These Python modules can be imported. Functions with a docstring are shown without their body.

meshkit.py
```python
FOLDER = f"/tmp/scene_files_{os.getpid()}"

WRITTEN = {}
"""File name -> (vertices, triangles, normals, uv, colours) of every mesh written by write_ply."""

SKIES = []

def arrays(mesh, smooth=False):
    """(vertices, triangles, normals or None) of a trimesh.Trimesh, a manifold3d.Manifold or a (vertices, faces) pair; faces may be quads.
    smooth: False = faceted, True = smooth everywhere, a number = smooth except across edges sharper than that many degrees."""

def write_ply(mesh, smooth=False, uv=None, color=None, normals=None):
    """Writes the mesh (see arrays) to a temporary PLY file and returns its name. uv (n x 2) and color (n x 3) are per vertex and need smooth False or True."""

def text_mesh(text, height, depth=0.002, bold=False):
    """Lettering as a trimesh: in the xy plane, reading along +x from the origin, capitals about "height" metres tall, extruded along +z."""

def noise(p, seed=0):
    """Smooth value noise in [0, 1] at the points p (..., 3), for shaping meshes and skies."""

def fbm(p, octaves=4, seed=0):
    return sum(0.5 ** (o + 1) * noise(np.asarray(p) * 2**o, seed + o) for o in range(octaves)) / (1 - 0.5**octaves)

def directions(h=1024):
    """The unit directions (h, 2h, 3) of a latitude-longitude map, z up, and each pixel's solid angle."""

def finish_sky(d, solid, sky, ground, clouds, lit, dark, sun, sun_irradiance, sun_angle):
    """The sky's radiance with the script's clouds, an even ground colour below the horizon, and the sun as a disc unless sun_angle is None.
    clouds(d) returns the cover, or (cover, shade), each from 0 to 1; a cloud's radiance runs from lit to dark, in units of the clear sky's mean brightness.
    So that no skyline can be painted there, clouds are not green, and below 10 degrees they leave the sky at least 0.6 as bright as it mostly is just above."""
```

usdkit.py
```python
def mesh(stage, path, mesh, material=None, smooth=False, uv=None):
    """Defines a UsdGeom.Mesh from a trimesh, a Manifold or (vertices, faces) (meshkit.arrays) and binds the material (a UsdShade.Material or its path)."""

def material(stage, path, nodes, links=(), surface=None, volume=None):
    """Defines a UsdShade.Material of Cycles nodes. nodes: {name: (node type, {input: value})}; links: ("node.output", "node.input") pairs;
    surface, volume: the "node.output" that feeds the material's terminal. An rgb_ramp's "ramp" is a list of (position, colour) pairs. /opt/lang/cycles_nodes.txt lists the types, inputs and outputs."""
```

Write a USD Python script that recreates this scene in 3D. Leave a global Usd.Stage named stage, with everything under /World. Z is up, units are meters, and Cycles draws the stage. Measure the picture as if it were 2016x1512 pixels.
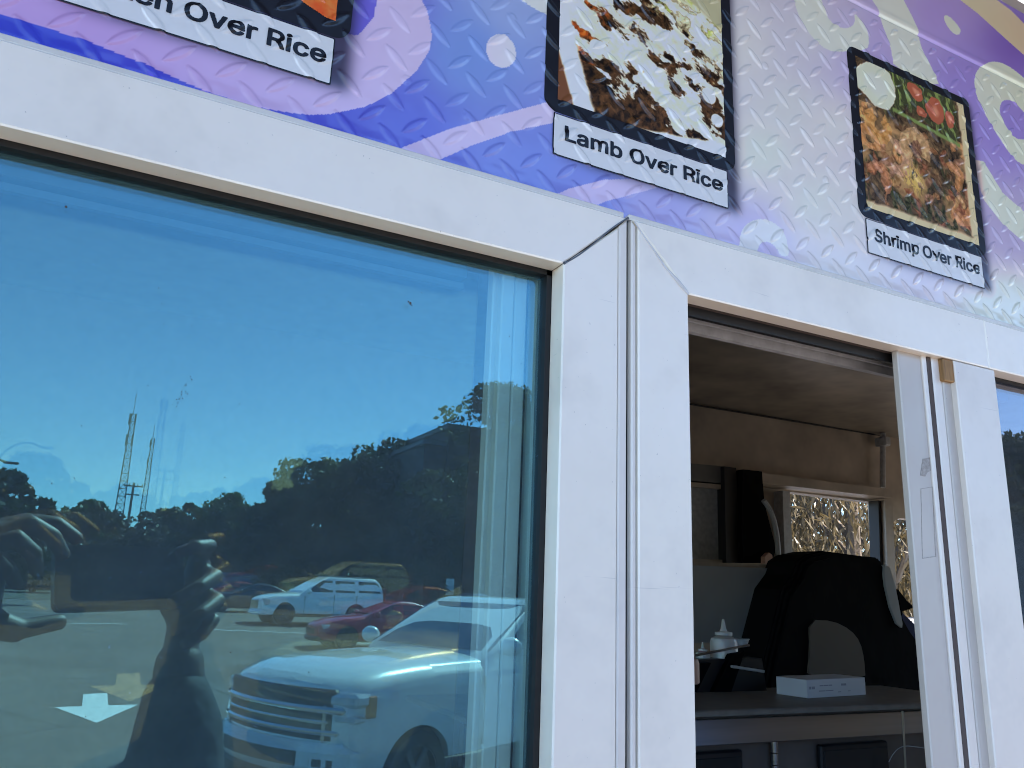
import math
import numpy as np
import trimesh
import manifold3d as m3
import usdkit
import meshkit
from shapely.geometry import Polygon, Point, box as sbox
from shapely import contains_xy, affinity
from shapely.ops import unary_union
from pxr import Usd, UsdGeom, UsdLux, UsdShade, Gf, Sdf, Vt

stage = Usd.Stage.CreateInMemory()
UsdGeom.SetStageUpAxis(stage, 'Z')
UsdGeom.SetStageMetersPerUnit(stage, 1.0)
UsdGeom.Xform.Define(stage, '/World')
UsdGeom.Scope.Define(stage, '/World/Looks')

# ------------------------------------------------------------------ camera (x along the truck side, y into the truck, z up)
FOC, YAW, PITCH, ROLL = 1596.55, .465221, .253582, .0390687
fw = np.array([math.sin(YAW) * math.cos(PITCH), math.cos(YAW) * math.cos(PITCH), math.sin(PITCH)])
r0 = np.array([math.cos(YAW), -math.sin(YAW), 0.0])
u0 = np.cross(r0, fw)
RT = math.cos(ROLL) * r0 + math.sin(ROLL) * u0
UP = -math.sin(ROLL) * r0 + math.cos(ROLL) * u0
FW = fw
EYE = np.array([0, -.55, 1.65])
cam = UsdGeom.Camera.Define(stage, '/World/camera')
cam.CreateHorizontalApertureAttr(36.0)
cam.CreateVerticalApertureAttr(27.0)
cam.CreateFocalLengthAttr(36.0 * FOC / 2016)
cam.AddTransformOp().Set(Gf.Matrix4d(*RT, 0, *UP, 0, *(-FW), 0, *EYE, 1))
EXPOSURE = 2.02
cam.CreateExposureAttr(EXPOSURE)

# ------------------------------------------------------------------ sky and sun
sun = np.array([.50, -.42, .76]); sun /= np.linalg.norm(sun)
sky_mat = usdkit.material(stage, '/World/Looks/sky_light', {
    's': ('sky_texture', {'sky_type': 'single_scattering', 'sun_disc': False, 'sun_elevation': float(math.asin(sun[2])),
                          'sun_rotation': float(math.atan2(sun[0], sun[1])), 'altitude': 50.0, 'air_density': 1.0, 'aerosol_density': 0.0, 'ozone_density': 6.5}),
    'b': ('background_shader', {'strength': .10})}, [('s.color', 'b.color')], surface='b.background')
dome = UsdLux.DomeLight.Define(stage, '/World/sky')
UsdShade.MaterialBindingAPI.Apply(dome.GetPrim()).Bind(sky_mat)
dome.GetPrim().SetCustomDataByKey('kind', 'structure')
sl = UsdLux.DistantLight.Define(stage, '/World/sun')
sl.CreateIntensityAttr(1.25); sl.CreateAngleAttr(.53); sl.CreateColorAttr(Gf.Vec3f(1, .94, .85))
sl.GetPrim().CreateAttribute('inputs:normalize', Sdf.ValueTypeNames.Bool).Set(True)
ax = np.cross([0, 0, 1.0], sun); ax /= np.linalg.norm(ax); ay = np.cross(sun, ax)
sl.AddTransformOp().Set(Gf.Matrix4d(*ax, 0, *ay, 0, *sun, 0, 0, 0, 20, 1))

GZ = -.35                          # the ground at the truck; the car park rises gently away from it
GLASS = .012                       # plane of the outer pane


def ground_z(y):
    return GZ + float(np.interp(-y, [3, 8, 11, 16, 34, 110], [0, -.18, -.18, -.06, .55, 1.35]))


def ray(px, py):
    return FW + RT * (px - 1008) / FOC - UP * (py - 756) / FOC


def at(px, py, y):
    d = ray(px, py)
    return EYE + d * (y - EYE[1]) / d[1]


def mir(p):
    p = np.array(p, float); p[1] = 2 * GLASS - p[1]; return p


def vat(px, py, yv):               # the point of the car park that the pane shows there, yv metres beyond it
    return mir(at(px, py, yv))


def pix(p):
    v = np.asarray(p, float) - EYE; z = v @ FW
    return 1008 + FOC * (v @ RT) / z, 756 - FOC * (v @ UP) / z


def lin(r, g, b):
    c = np.array([r, g, b], float) / 255
    return np.where(c < .04045, c / 12.92, ((c + .055) / 1.055) ** 2.4)


# ------------------------------------------------------------------ helpers
used = {}


def numbered(path):
    n = used.get(path, 0); used[path] = n + 1
    return path if n == 0 else f'{path}_{n:03d}'


def tag(o, label=None, cat=None, group=None, kind=None):
    p = o.GetPrim() if hasattr(o, 'GetPrim') else o
    for k, v in (('label', label), ('category', cat), ('group', group), ('kind', kind)):
        if v: p.SetCustomDataByKey(k, v)
    return o


def thing(name, label, cat, loc=(0, 0, 0), rotz=0.0, group=None, scale=1.0):
    x = UsdGeom.Xform.Define(stage, numbered('/World/' + name))
    x.AddTranslateOp().Set(Gf.Vec3d(*map(float, loc)))
    x.AddRotateZOp().Set(math.degrees(rotz))
    if scale != 1.0: x.AddScaleOp().Set(Gf.Vec3f(scale, scale, scale))
    return tag(x, label, cat, group)


def dup(src, label, loc, rotz=0.0, scale=1.0, group=None):
    was = src.GetPrim().GetCustomData()
    base = src.GetPath().name.rsplit('_', 1)[0] if src.GetPath().name[-3:].isdigit() else src.GetPath().name
    x = thing(base, label, was['category'], loc, rotz, group or was.get('group'), scale)
    for c in src.GetPrim().GetChildren():
        q = stage.DefinePrim(x.GetPath().AppendChild(c.GetName()))
        q.GetReferences().AddInternalReference(c.GetPath())
    return x


def obj(name, mesh, mat, parent=None, smooth=False, label=None, **kw):
    base = str(parent.GetPath()) if parent is not None else '/World'
    o = usdkit.mesh(stage, numbered(base + '/' + name), mesh, mat, smooth=smooth)
    return tag(o, label, **kw)


def grid_obj(name, V, F, mat, parent, col=None, normals=None, label=None):
    base = str(parent.GetPath()) if parent is not None else '/World'
    o = usdkit.mesh(stage, numbered(base + '/' + name), (V, F), mat, smooth=True)
    if col is not None:
        UsdGeom.PrimvarsAPI(o).CreatePrimvar('pcol', Sdf.ValueTypeNames.Color3fArray, 'vertex').Set(Vt.Vec3fArray.FromNumpy(np.asarray(col, np.float32)))
    return tag(o, label)


def M(name, color, rough=.5, metal=0.0, spec=.5, var=None, bump=None, coat=0.0, extra=None, scale3=None):
    n = {'p': ('principled_bsdf', {'base_color': tuple(color), 'roughness': rough, 'metallic': metal, 'specular_ior_level': spec, 'coat_weight': coat, 'coat_roughness': .03, **(extra or {})})}
    l = []
    if var or bump:
        n['tc'] = ('texture_coordinate', {})
        src = 'tc.object'
        if scale3:
            n['mp'] = ('mapping', {'scale': scale3}); l.append(('tc.object', 'mp.vector')); src = 'mp.vector'
    if var:
        sc, am = var[:2]
        n['nz'] = ('noise_texture', {'scale': sc, 'detail': 5.0, 'roughness': .6}); l.append((src, 'nz.vector'))
        c = np.array(color)
        n['rp'] = ('rgb_ramp', {'ramp': [(.25, tuple(c * (1 - am))), (.5, tuple(c)), (.75, tuple(np.minimum(c * (1 + am), 1)))]})
        l += [('nz.fac', 'rp.fac'), ('rp.color', 'p.base_color')]
    if bump:
        n['bn'] = ('noise_texture', {'scale': bump[0], 'detail': 4.0}); n['bp'] = ('bump', {'strength': bump[1], 'distance': bump[2]})
        l += [(src, 'bn.vector'), ('bn.fac', 'bp.height'), ('bp.normal', 'p.normal')]
    return usdkit.material(stage, '/World/Looks/' + name, n, l, surface='p.BSDF')


def bx(x0, x1, y0, y1, z0, z1):
    m = trimesh.creation.box([x1 - x0, y1 - y0, z1 - z0]); m.apply_translation([(x0 + x1) / 2, (y0 + y1) / 2, (z0 + z1) / 2]); return m


def cat(*ms):
    ms = [m for m in ms if m is not None]
    return trimesh.util.concatenate(ms) if len(ms) > 1 else ms[0]


def bevel_box(x0, x1, y0, y1, z0, z1, b=.002):
    pts = []
    for sx, cx in ((1, x0), (-1, x1)):
        for sy, cy in ((1, y0), (-1, y1)):
            for sz, cz in ((1, z0), (-1, z1)):
                pts += [(cx + sx * b, cy + sy * b, cz), (cx + sx * b, cy, cz + sz * b), (cx, cy + sy * b, cz + sz * b)]
    return trimesh.convex.convex_hull(np.array(pts))


def prism_xz(poly, y0, y1):
    """polygon in (x, z) between the planes y0 < y1"""
    if not isinstance(poly, Polygon): poly = Polygon(poly)
    m = trimesh.creation.extrude_polygon(poly.buffer(0) if not poly.is_valid else poly, y1 - y0, engine='earcut')
    v = m.vertices.copy()
    m.vertices = np.stack([v[:, 0], y1 - v[:, 2], v[:, 1]], 1)
    return m


def pprism(pxs, y, t):
    """the solid whose front face, on the plane y, has these corners"""
    q = np.array([at(a, b, y) for a, b in pxs])[:, [0, 2]]
    return prism_xz(Polygon(q).buffer(0), y, y + t)


def tube(path, r, n=8):
    P = np.array(path, float); k = len(P)
    r = np.full(k, r) if np.ndim(r) == 0 else np.array(r)
    T = np.gradient(P, axis=0); T /= np.linalg.norm(T, axis=1, keepdims=True) + 1e-12
    a = np.array([0, 0, 1.0]) if abs(T[0, 2]) < .9 else np.array([1.0, 0, 0])
    V = []
    for i in range(k):
        u = np.cross(T[i], a); u /= np.linalg.norm(u); w = np.cross(T[i], u); a = np.cross(u, T[i])
        t = np.linspace(0, 2 * np.pi, n, endpoint=False)
        V.append(P[i] + r[i] * (np.cos(t)[:, None] * u + np.sin(t)[:, None] * w))
    V = np.vstack(V + [P[:1], P[-1:]]); F = []
    for i in range(k - 1):
        for j in range(n):
            j2 = (j + 1) % n; a_, b_, c_, d_ = i * n + j, i * n + j2, (i + 1) * n + j2, (i + 1) * n + j
            F += [(a_, b_, c_), (a_, c_, d_)]
    for j in range(n):
        F += [(k * n, (j + 1) % n, j), (k * n + 1, (k - 1) * n + j, (k - 1) * n + (j + 1) % n)]
    m = trimesh.Trimesh(V, F, process=False)
    if m.volume < 0: m.invert()
    return m


def curve(pts, n=24):
    pts = np.array(pts, float); d = np.r_[0, np.cumsum(np.linalg.norm(np.diff(pts, axis=0), axis=1))]
    from scipy.interpolate import CubicSpline
    return CubicSpline(d, pts)(np.linspace(0, d[-1], n))


def loft(rings):
    """closed solid through rings of equal point count"""
    n = len(rings[0]); V = [np.array(r, float) for r in rings]; F = []
    for i in range(len(rings) - 1):
        for j in range(n):
            j2 = (j + 1) % n; a, b, c, d = i * n + j, i * n + j2, (i + 1) * n + j2, (i + 1) * n + j
            F += [(a, b, c), (a, c, d)]
    k = len(rings) * n
    V = np.vstack(V + [V[0].mean(0)[None], V[-1].mean(0)[None]])
    for j in range(n):
        F += [(k, (j + 1) % n, j), (k + 1, k - n + j, k - n + (j + 1) % n)]
    m = trimesh.Trimesh(V, F, process=True)
    if m.volume < 0: m.invert()
    return m


def sph(c, r, sub=2, scale=(1, 1, 1)):
    m = trimesh.creation.icosphere(sub, r); m.apply_scale(scale); m.apply_translation(c); return m


def cyl(r, h, axis='z', n=24, c=(0, 0, 0)):
    m = trimesh.creation.cylinder(r, h, sections=n)
    if axis == 'y': m.apply_transform(trimesh.transformations.rotation_matrix(np.pi / 2, [1, 0, 0]))
    if axis == 'x': m.apply_transform(trimesh.transformations.rotation_matrix(np.pi / 2, [0, 1, 0]))
    m.apply_translation(c); return m


def minus(a, *b):
    return trimesh.boolean.difference([a, *b], engine='manifold')


# ------------------------------------------------------------------ materials
WHITE = lin(228, 230, 232)
def frame_mat(name, col, rough):
    """white coated aluminium: drawing streaks, fine scratches, specks of grime"""
    c = np.array(col)
    return usdkit.material(stage, '/World/Looks/' + name, {
        'tc': ('texture_coordinate', {}), 'm1': ('mapping', {'scale': (8, 8, 8)}), 'n1': ('noise_texture', {'scale': 6.0, 'detail': 4.0}),
        'n2': ('noise_texture', {'scale': 420.0, 'detail': 1.0}), 'm3': ('mapping', {'rotation': (0, .5, 0), 'scale': (9, 30, 260)}), 'n3': ('noise_texture', {'scale': 1.0, 'detail': 3.0, 'distortion': .6}),
        'n4': ('noise_texture', {'scale': 7.0, 'detail': 5.0, 'roughness': .7}),
        'rp': ('rgb_ramp', {'ramp': [(.3, tuple(c * .985)), (.55, tuple(c)), (.8, tuple(np.minimum(c * 1.01, 1)))]}),
        'k2': ('map_range', {'from_min': .785, 'from_max': .83, 'to_min': 0.0, 'to_max': .35, 'clamp': True}), 'k3': ('map_range', {'from_min': .735, 'from_max': .76, 'to_min': 0.0, 'to_max': .28, 'clamp': True}),
        'k4': ('map_range', {'from_min': .50, 'from_max': .74, 'to_min': 0.0, 'to_max': .34, 'clamp': True}),
        'x2': ('mix_color', {'b': (.10, .09, .08)}), 'x3': ('mix_color', {'b': (.30, .28, .26)}), 'x4': ('mix_color', {'b': (.50, .46, .40)}),
        'rr': ('map_range', {'from_min': .3, 'from_max': .7, 'to_min': rough * .75, 'to_max': rough * 1.4}), 'bp': ('bump', {'strength': .02, 'distance': .0006}),
        'p': ('principled_bsdf', {'specular_ior_level': .6})},
        [('tc.object', 'm1.vector'), ('m1.vector', 'n1.vector'), ('tc.object', 'n2.vector'), ('tc.object', 'm3.vector'), ('m3.vector', 'n3.vector'), ('tc.object', 'n4.vector'), ('n1.fac', 'rp.fac'),
         ('n2.fac', 'k2.value'), ('n3.fac', 'k3.value'), ('n4.fac', 'k4.value'), ('rp.color', 'x4.a'), ('k4.result', 'x4.fac'), ('x4.result', 'x3.a'), ('k3.result', 'x3.fac'), ('x3.result', 'x2.a'), ('k2.result', 'x2.fac'),
         ('x2.result', 'p.base_color'), ('n4.fac', 'rr.value'), ('rr.result', 'p.roughness'), ('n1.fac', 'bp.height'), ('bp.normal', 'p.normal')], surface='p.BSDF')


m_frame = frame_mat('white_aluminium', (.93, .85, .725), .28)
m_frame2 = frame_mat('worn_white_aluminium', (.80, .73, .645), .36)
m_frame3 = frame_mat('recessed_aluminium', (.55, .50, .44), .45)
m_inner = M('track_aluminium', (.50, .50, .50), .4, 0, .5, var=(60, .2))
m_gasket = M('black_rubber', (.012, .012, .013), .55)
m_seal = M('clear_sealant', (.62, .63, .66), .22, 0, .5, bump=(300, .3, .001))
m_groove = M('groove_grey', (.10, .12, .15), .5)
m_brown = M('brown_weatherstrip', (.09, .065, .055), .8, bump=(500, .3, .001))
m_wood = M('raw_wood', (.32, .17, .06), .7, var=(140, .5), scale3=(1, 1, .15))
m_print = usdkit.material(stage, '/World/Looks/printed_vinyl', {
    'a': ('attribute', {'attribute': 'pcol'}), 'p': ('principled_bsdf', {'roughness': .2, 'specular_ior_level': .5, 'coat_weight': .25, 'coat_roughness': .05})},
    [('a.color', 'p.base_color')], surface='p.BSDF')
m_caption = M('white_vinyl', (.80, .80, .79), .2)
m_black_vinyl = M('black_vinyl', (.014, .015, .022), .22)
m_letter = M('black_ink', (.008, .008, .012), .25)
m_body = M('blue_wrap', lin(70, 70, 190), .3)
m_in_wall = M('stained_cream_panel', (.46, .38, .29), .45, var=(5, .35), bump=(8, .2, .004))
m_in_ceil = M('stained_ceiling', (.29, .245, .19), .4, var=(6, .5))
m_in_dark = M('dark_interior', (.03, .028, .026), .6)
m_floor = M('floor_plate', (.28, .27, .25), .5)
m_steel = M('brushed_steel', (.45, .45, .45), .28, 1.0, var=(40, .15), scale3=(.05, 1, 1))
m_counter = M('worktop', (.24, .205, .16), .5, var=(30, .2))
m_black = M('black_fabric', (.003, .003, .0035), .95, 0, .1)
m_black2 = M('black_plastic', (.012, .012, .013), .4)
m_grey_panel = M('grey_panel', (.34, .35, .335), .4, var=(4, .15))
m_tan = M('tan_panel', (.14, .115, .085), .7)
m_piping = M('grey_piping', (.42, .45, .45), .6)
m_blue_strap = M('navy_fabric', (.015, .025, .10), .8)
m_card = M('white_card', (.72, .72, .72), .6)
m_bottle = M('milky_plastic', (.75, .74, .70), .35, extra={'subsurface_weight': .2})
m_paper = M('paper', (.38, .38, .36), .7, var=(60, .25))
m_redtrim = M('red_trim', (.35, .05, .05), .5)
m_hose = M('grey_hose', (.45, .45, .43), .5)
m_peach = M('peach_plastic', (.55, .30, .20), .5)
m_stick = M('bare_stick', (.45, .36, .24), .6)


def pane_mat(name, r0, refl, trans, smudge=.0):
    """coated pane: Schlick reflection over a clear tint, with dust specks"""
    return usdkit.material(stage, '/World/Looks/' + name, {
        'w': ('layer_weight', {'blend': .5}), 'pw': ('math', {'math_type': 'power', 'value2': 4.0}), 'ma': ('math', {'math_type': 'multiply_add', 'value2': 1 - r0, 'value3': r0}),
        'g': ('glossy_bsdf', {'color': refl, 'roughness': 0.0}), 't': ('transparent_bsdf', {'color': trans}), 'x': ('mix_closure', {}),
        'd': ('diffuse_bsdf', {'color': (.30, .44, .55)}), 'tc': ('texture_coordinate', {}), 'n': ('noise_texture', {'scale': 230.0, 'detail': 2.0}), 'n2': ('noise_texture', {'scale': 6.0, 'detail': 5.0}),
        'r': ('map_range', {'from_min': .74, 'from_max': .84, 'to_min': 0.0, 'to_max': .30, 'clamp': True}), 'r2': ('map_range', {'from_min': -.6, 'from_max': .7, 'to_min': 0.0, 'to_max': smudge, 'clamp': True}),
        'ad': ('math', {'math_type': 'add', 'use_clamp': True}), 'y': ('mix_closure', {})},
        [('w.facing', 'pw.value1'), ('pw.value', 'ma.value1'), ('ma.value', 'x.fac'), ('t.BSDF', 'x.closure1'), ('g.BSDF', 'x.closure2'), ('tc.object', 'n.vector'), ('tc.object', 'n2.vector'), ('n.fac', 'r.value'), ('n2.fac', 'r2.value'),
         ('r.result', 'ad.value1'), ('r2.result', 'ad.value2'), ('ad.value', 'y.fac'), ('x.closure', 'y.closure1'), ('d.BSDF', 'y.closure2')], surface='y.closure')


m_pane = pane_mat('reflective_tinted_glass', .113, (.37, .86, 1.0), (.80, .92, .91), .026)
m_pane_in = pane_mat('inner_glass', .08, (1.0, .62, .26), (.85, .9, .86), .0)
m_pane_r = pane_mat('lilac_glass', .12, (1.0, .92, .95), (.5, .6, .7), .02)

# ------------------------------------------------------------------ ground
xs = np.array([-700, -200, -60, -20, 0, 20, 60, 200, 700.]); ys = np.array([-800, -300, -110, -60, -34, -16, -11, -8, -3, 0, 40, 120, 700.])
GX, GY = np.meshgrid(xs, ys)
V = np.stack([GX.ravel(), GY.ravel(), [ground_z(y) for y in GY.ravel()]], 1)
F = [(j * 9 + i, j * 9 + i + 1, (j + 1) * 9 + i + 1, (j + 1) * 9 + i) for j in range(12) for i in range(8)]
m_asphalt = usdkit.material(stage, '/World/Looks/old_asphalt', {
    'tc': ('texture_coordinate', {}), 'n': ('noise_texture', {'scale': .35, 'detail': 6.0, 'roughness': .65}), 'n2': ('noise_texture', {'scale': 60.0, 'detail': 2.0}),
    'v': ('voronoi_texture', {'scale': .28, 'feature': 'distance_to_edge'}),
    'c': ('map_range', {'from_min': 0.0, 'from_max': .012, 'to_min': .55, 'to_max': 1.0, 'clamp': True}),
    'rp': ('rgb_ramp', {'ramp': [(.25, (.095, .080, .072)), (.5, (.13, .11, .10)), (.75, (.165, .142, .128))]}),
    'rp2': ('rgb_ramp', {'ramp': [(.3, (.7, .7, .7)), (.7, (1.15, 1.15, 1.15))]}),
    'mx': ('mix_color', {'blend_type': 'multiply', 'fac': 1.0, 'use_clamp': False}), 'mx2': ('mix_color', {'blend_type': 'multiply', 'fac': 1.0, 'use_clamp': False}),
    'p': ('principled_bsdf', {'roughness': .85, 'specular_ior_level': .25}), 'bp': ('bump', {'strength': .4, 'distance': .006})},
    [('tc.object', 'n.vector'), ('tc.object', 'n2.vector'), ('tc.object', 'v.vector'), ('n.fac', 'rp.fac'), ('n2.fac', 'rp2.fac'), ('rp.color', 'mx.a'), ('rp2.color', 'mx.b'),
     ('v.distance', 'c.value'), ('mx.result', 'mx2.a'), ('c.result', 'mx2.b'), ('mx2.result', 'p.base_color'), ('n2.fac', 'bp.height'), ('bp.normal', 'p.normal')], surface='p.BSDF')
m_verge = M('leaf_litter', (.055, .05, .035), .9, var=(1.5, .5), bump=(9, .5, .05))
m_mark = M('road_paint', (.62, .62, .60), .6, var=(14, .25))
lot = obj('car_park', (V, F), m_asphalt, kind='structure', label='grey worn asphalt of the car park')


def ground_sheet(poly, lift):
    q = np.array(poly, float); c = Polygon(q)
    v, f = trimesh.creation.triangulate_polygon(c, engine='earcut')
    return trimesh.Trimesh(np.stack([v[:, 0], v[:, 1], [ground_z(y) + lift for y in v[:, 1]]], 1), f, process=False)


def gv(px, py):                    # ground point that the pane shows at that place
    d = ray(px, py); lo, hi = .6, 400.0
    for _ in range(60):
        m = (lo + hi) / 2; q = mir(EYE + d * m); lo, hi = (m, hi) if q[2] > ground_z(q[1]) else (lo, m)
    return mir(EYE + d * lo)[:2]


def up_mesh(m):
    if m.face_normals[:, 2].mean() < 0: m.invert()
    return m


arrow = [gv(*p) for p in ((107, 1393), (161, 1391), (164, 1367), (211, 1365), (213, 1389), (272, 1388), (190, 1424))]
obj('painted_arrow', up_mesh(ground_sheet(arrow, .006)), m_mark, lot, label='white painted direction arrow')
for a, b in (((392, 1239), (600, 1247)), ((640, 1262), (1000, 1285)), ((120, 1227), (250, 1229))):
    p, q = gv(*a), gv(*b); d = (q - p) / np.linalg.norm(q - p); n = np.array([-d[1], d[0]]) * .06
    obj('stall_line', up_mesh(ground_sheet([p - n, q - n, q + n, p + n], .006)), m_mark, lot)
verge = [(-90, -52), (90, -52), (90, -104), (-90, -104)]
obj('planted_verge', up_mesh(ground_sheet(verge, .012)), m_verge, kind='structure', label='brown verge under the trees')
obj('rear_verge', up_mesh(ground_sheet([(-40, 6), (90, 6), (90, 90), (-40, 90)], .012)), m_verge, kind='structure', label='ground behind the truck')
# ------------------------------------------------------------------ the food truck
truck = thing('food_truck', 'food truck with white window frames and purple lettered tread plate side', 'food truck')
P35, P36 = .0350, .0356
rivets = np.array([[.171, 2.045], [.243, 2.155], [.262, 2.140], [.2255, 2.03], [.560, 2.20], [.640, 2.09]])


def tread(x, z):
    """relief of the pressed sheet under the vinyl, metres"""
    h = np.zeros_like(x)
    for cx, cz, a in ((.2310, 2.1330, -43), (.2155, 2.1135, 43)):
        i = np.round((x - cx) / P35); k = np.round((z - cz) / P36)
        dx, dz = x - cx - i * P35, z - cz - k * P36
        c, s = math.cos(math.radians(a)), math.sin(math.radians(a))
        u, v = c * dx + s * dz, -s * dx + c * dz
        t = np.clip(1 - (u / .0138) ** 2, 0, 1)
        q = np.abs(v) / (.0040 * t + 1e-6)
        s_ = np.clip((1.12 - q) / .75, 0, 1); s_ = s_ * s_ * (3 - 2 * s_)
        h = np.maximum(h, (.00078 + .00055 * np.modf(np.abs(np.sin(i * 12.9898 + k * 78.233 + cx) * 43758.5453))[0]) * s_ * np.clip(t * 1.5, 0, 1) ** .6)
    h = h * np.clip((2.331 - z) / .004, 0, 1)
    for rx, rz in rivets:
        q = np.clip(1 - ((x - rx) ** 2 + (z - rz) ** 2) / .0042 ** 2, 0, 1); h = np.maximum(h, .0008 * np.sqrt(q))
    p = np.stack([x * 38, z * 38, 0 * x], -1)
    h = h + .00030 * meshkit.fbm(p, 3, 5) + .0010 * (meshkit.noise(np.stack([x * 9, z * 9, 0 * x], -1), 9))
    e = np.clip((1.994 - z) / .014, 0, 1)
    h = h + e * .0016 * meshkit.noise(np.stack([x * 95, z * 140, 0 * x], -1), 3)
    h = h - .0022 * np.exp(-((z - 2.340) / .0020) ** 2) + .0005 * np.exp(-((z - 2.3470) / .0035) ** 2)
    return h


def drape(x0, x1, z0, z1, step, lift, keep=None, snap=None):
    nx, nz = int(round((x1 - x0) / step)) + 1, int(round((z1 - z0) / step)) + 1
    X, Z = np.meshgrid(np.linspace(x0, x1, nx), np.linspace(z0, z1, nz))
    x, z = X.ravel(), Z.ravel()
    idx = np.arange(nx * nz).reshape(nz, nx)
    a, b, c, d = idx[:-1, :-1].ravel(), idx[:-1, 1:].ravel(), idx[1:, 1:].ravel(), idx[1:, :-1].ravel()
    if keep is not None:
        k = keep(x, z); ok = k[a] & k[b] & k[c] & k[d]; a, b, c, d = a[ok], b[ok], c[ok], d[ok]
        u = np.unique(np.concatenate([a, b, c, d])); m = np.full(nx * nz, -1); m[u] = np.arange(len(u))
        a, b, c, d = m[a], m[b], m[c], m[d]; x, z = x[u], z[u]
    V = np.stack([x, -tread(x, z) - lift, z], 1)
    F = np.vstack([np.stack([a, b, c], 1), np.stack([a, c, d], 1)])
    return V, F, x, z


def s6(*p): return [(1500 + a / 3.779, b / 3.779) for a, b in p]
def z3(*p): return [(700 + a / 3.78, b / 3.78) for a, b in p]
def z2(*p): return [(1008 + a / 2, b / 2) for a, b in p]


def soft(pts, n=2):
    q = np.array(pts, float)
    for _ in range(n):
        r = np.roll(q, -1, 0); q = np.stack([.75 * q + .25 * r, .25 * q + .75 * r], 1).reshape(-1, 2)
    return Polygon(q).buffer(0)


art_pts = np.array([(50, 90, 48, 62, 196), (300, 190, 58, 66, 198), (650, 250, 66, 76, 198), (800, 270, 78, 95, 208), (715, 30, 88, 88, 208), (930, 100, 98, 132, 218), (1000, 20, 122, 150, 222),
                    (1050, 320, 95, 118, 215), (1150, 370, 98, 116, 212), (1300, 400, 132, 140, 215), (1480, 470, 152, 158, 222), (1450, 100, 176, 190, 218), (1550, 220, 172, 188, 216),
                    (1600, 400, 180, 194, 218), (1500, 300, 182, 196, 216), (1640, 560, 172, 186, 216), (1655, 60, 158, 164, 224), (1640, 250, 178, 190, 217), (1660, 420, 178, 190, 217), (1600, 70, 168, 182, 218), (1750, 60, 150, 150, 224), (1800, 200, 136, 136, 222),
                    (1900, 150, 128, 122, 216), (1850, 30, 140, 134, 224), (2000, 90, 104, 88, 196), (1990, 250, 126, 120, 214), (2000, 450, 148, 150, 208), (1980, 600, 188, 198, 214), (1725, 130, 146, 146, 220), (1400, -100, 170, 185, 215)], float)
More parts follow.
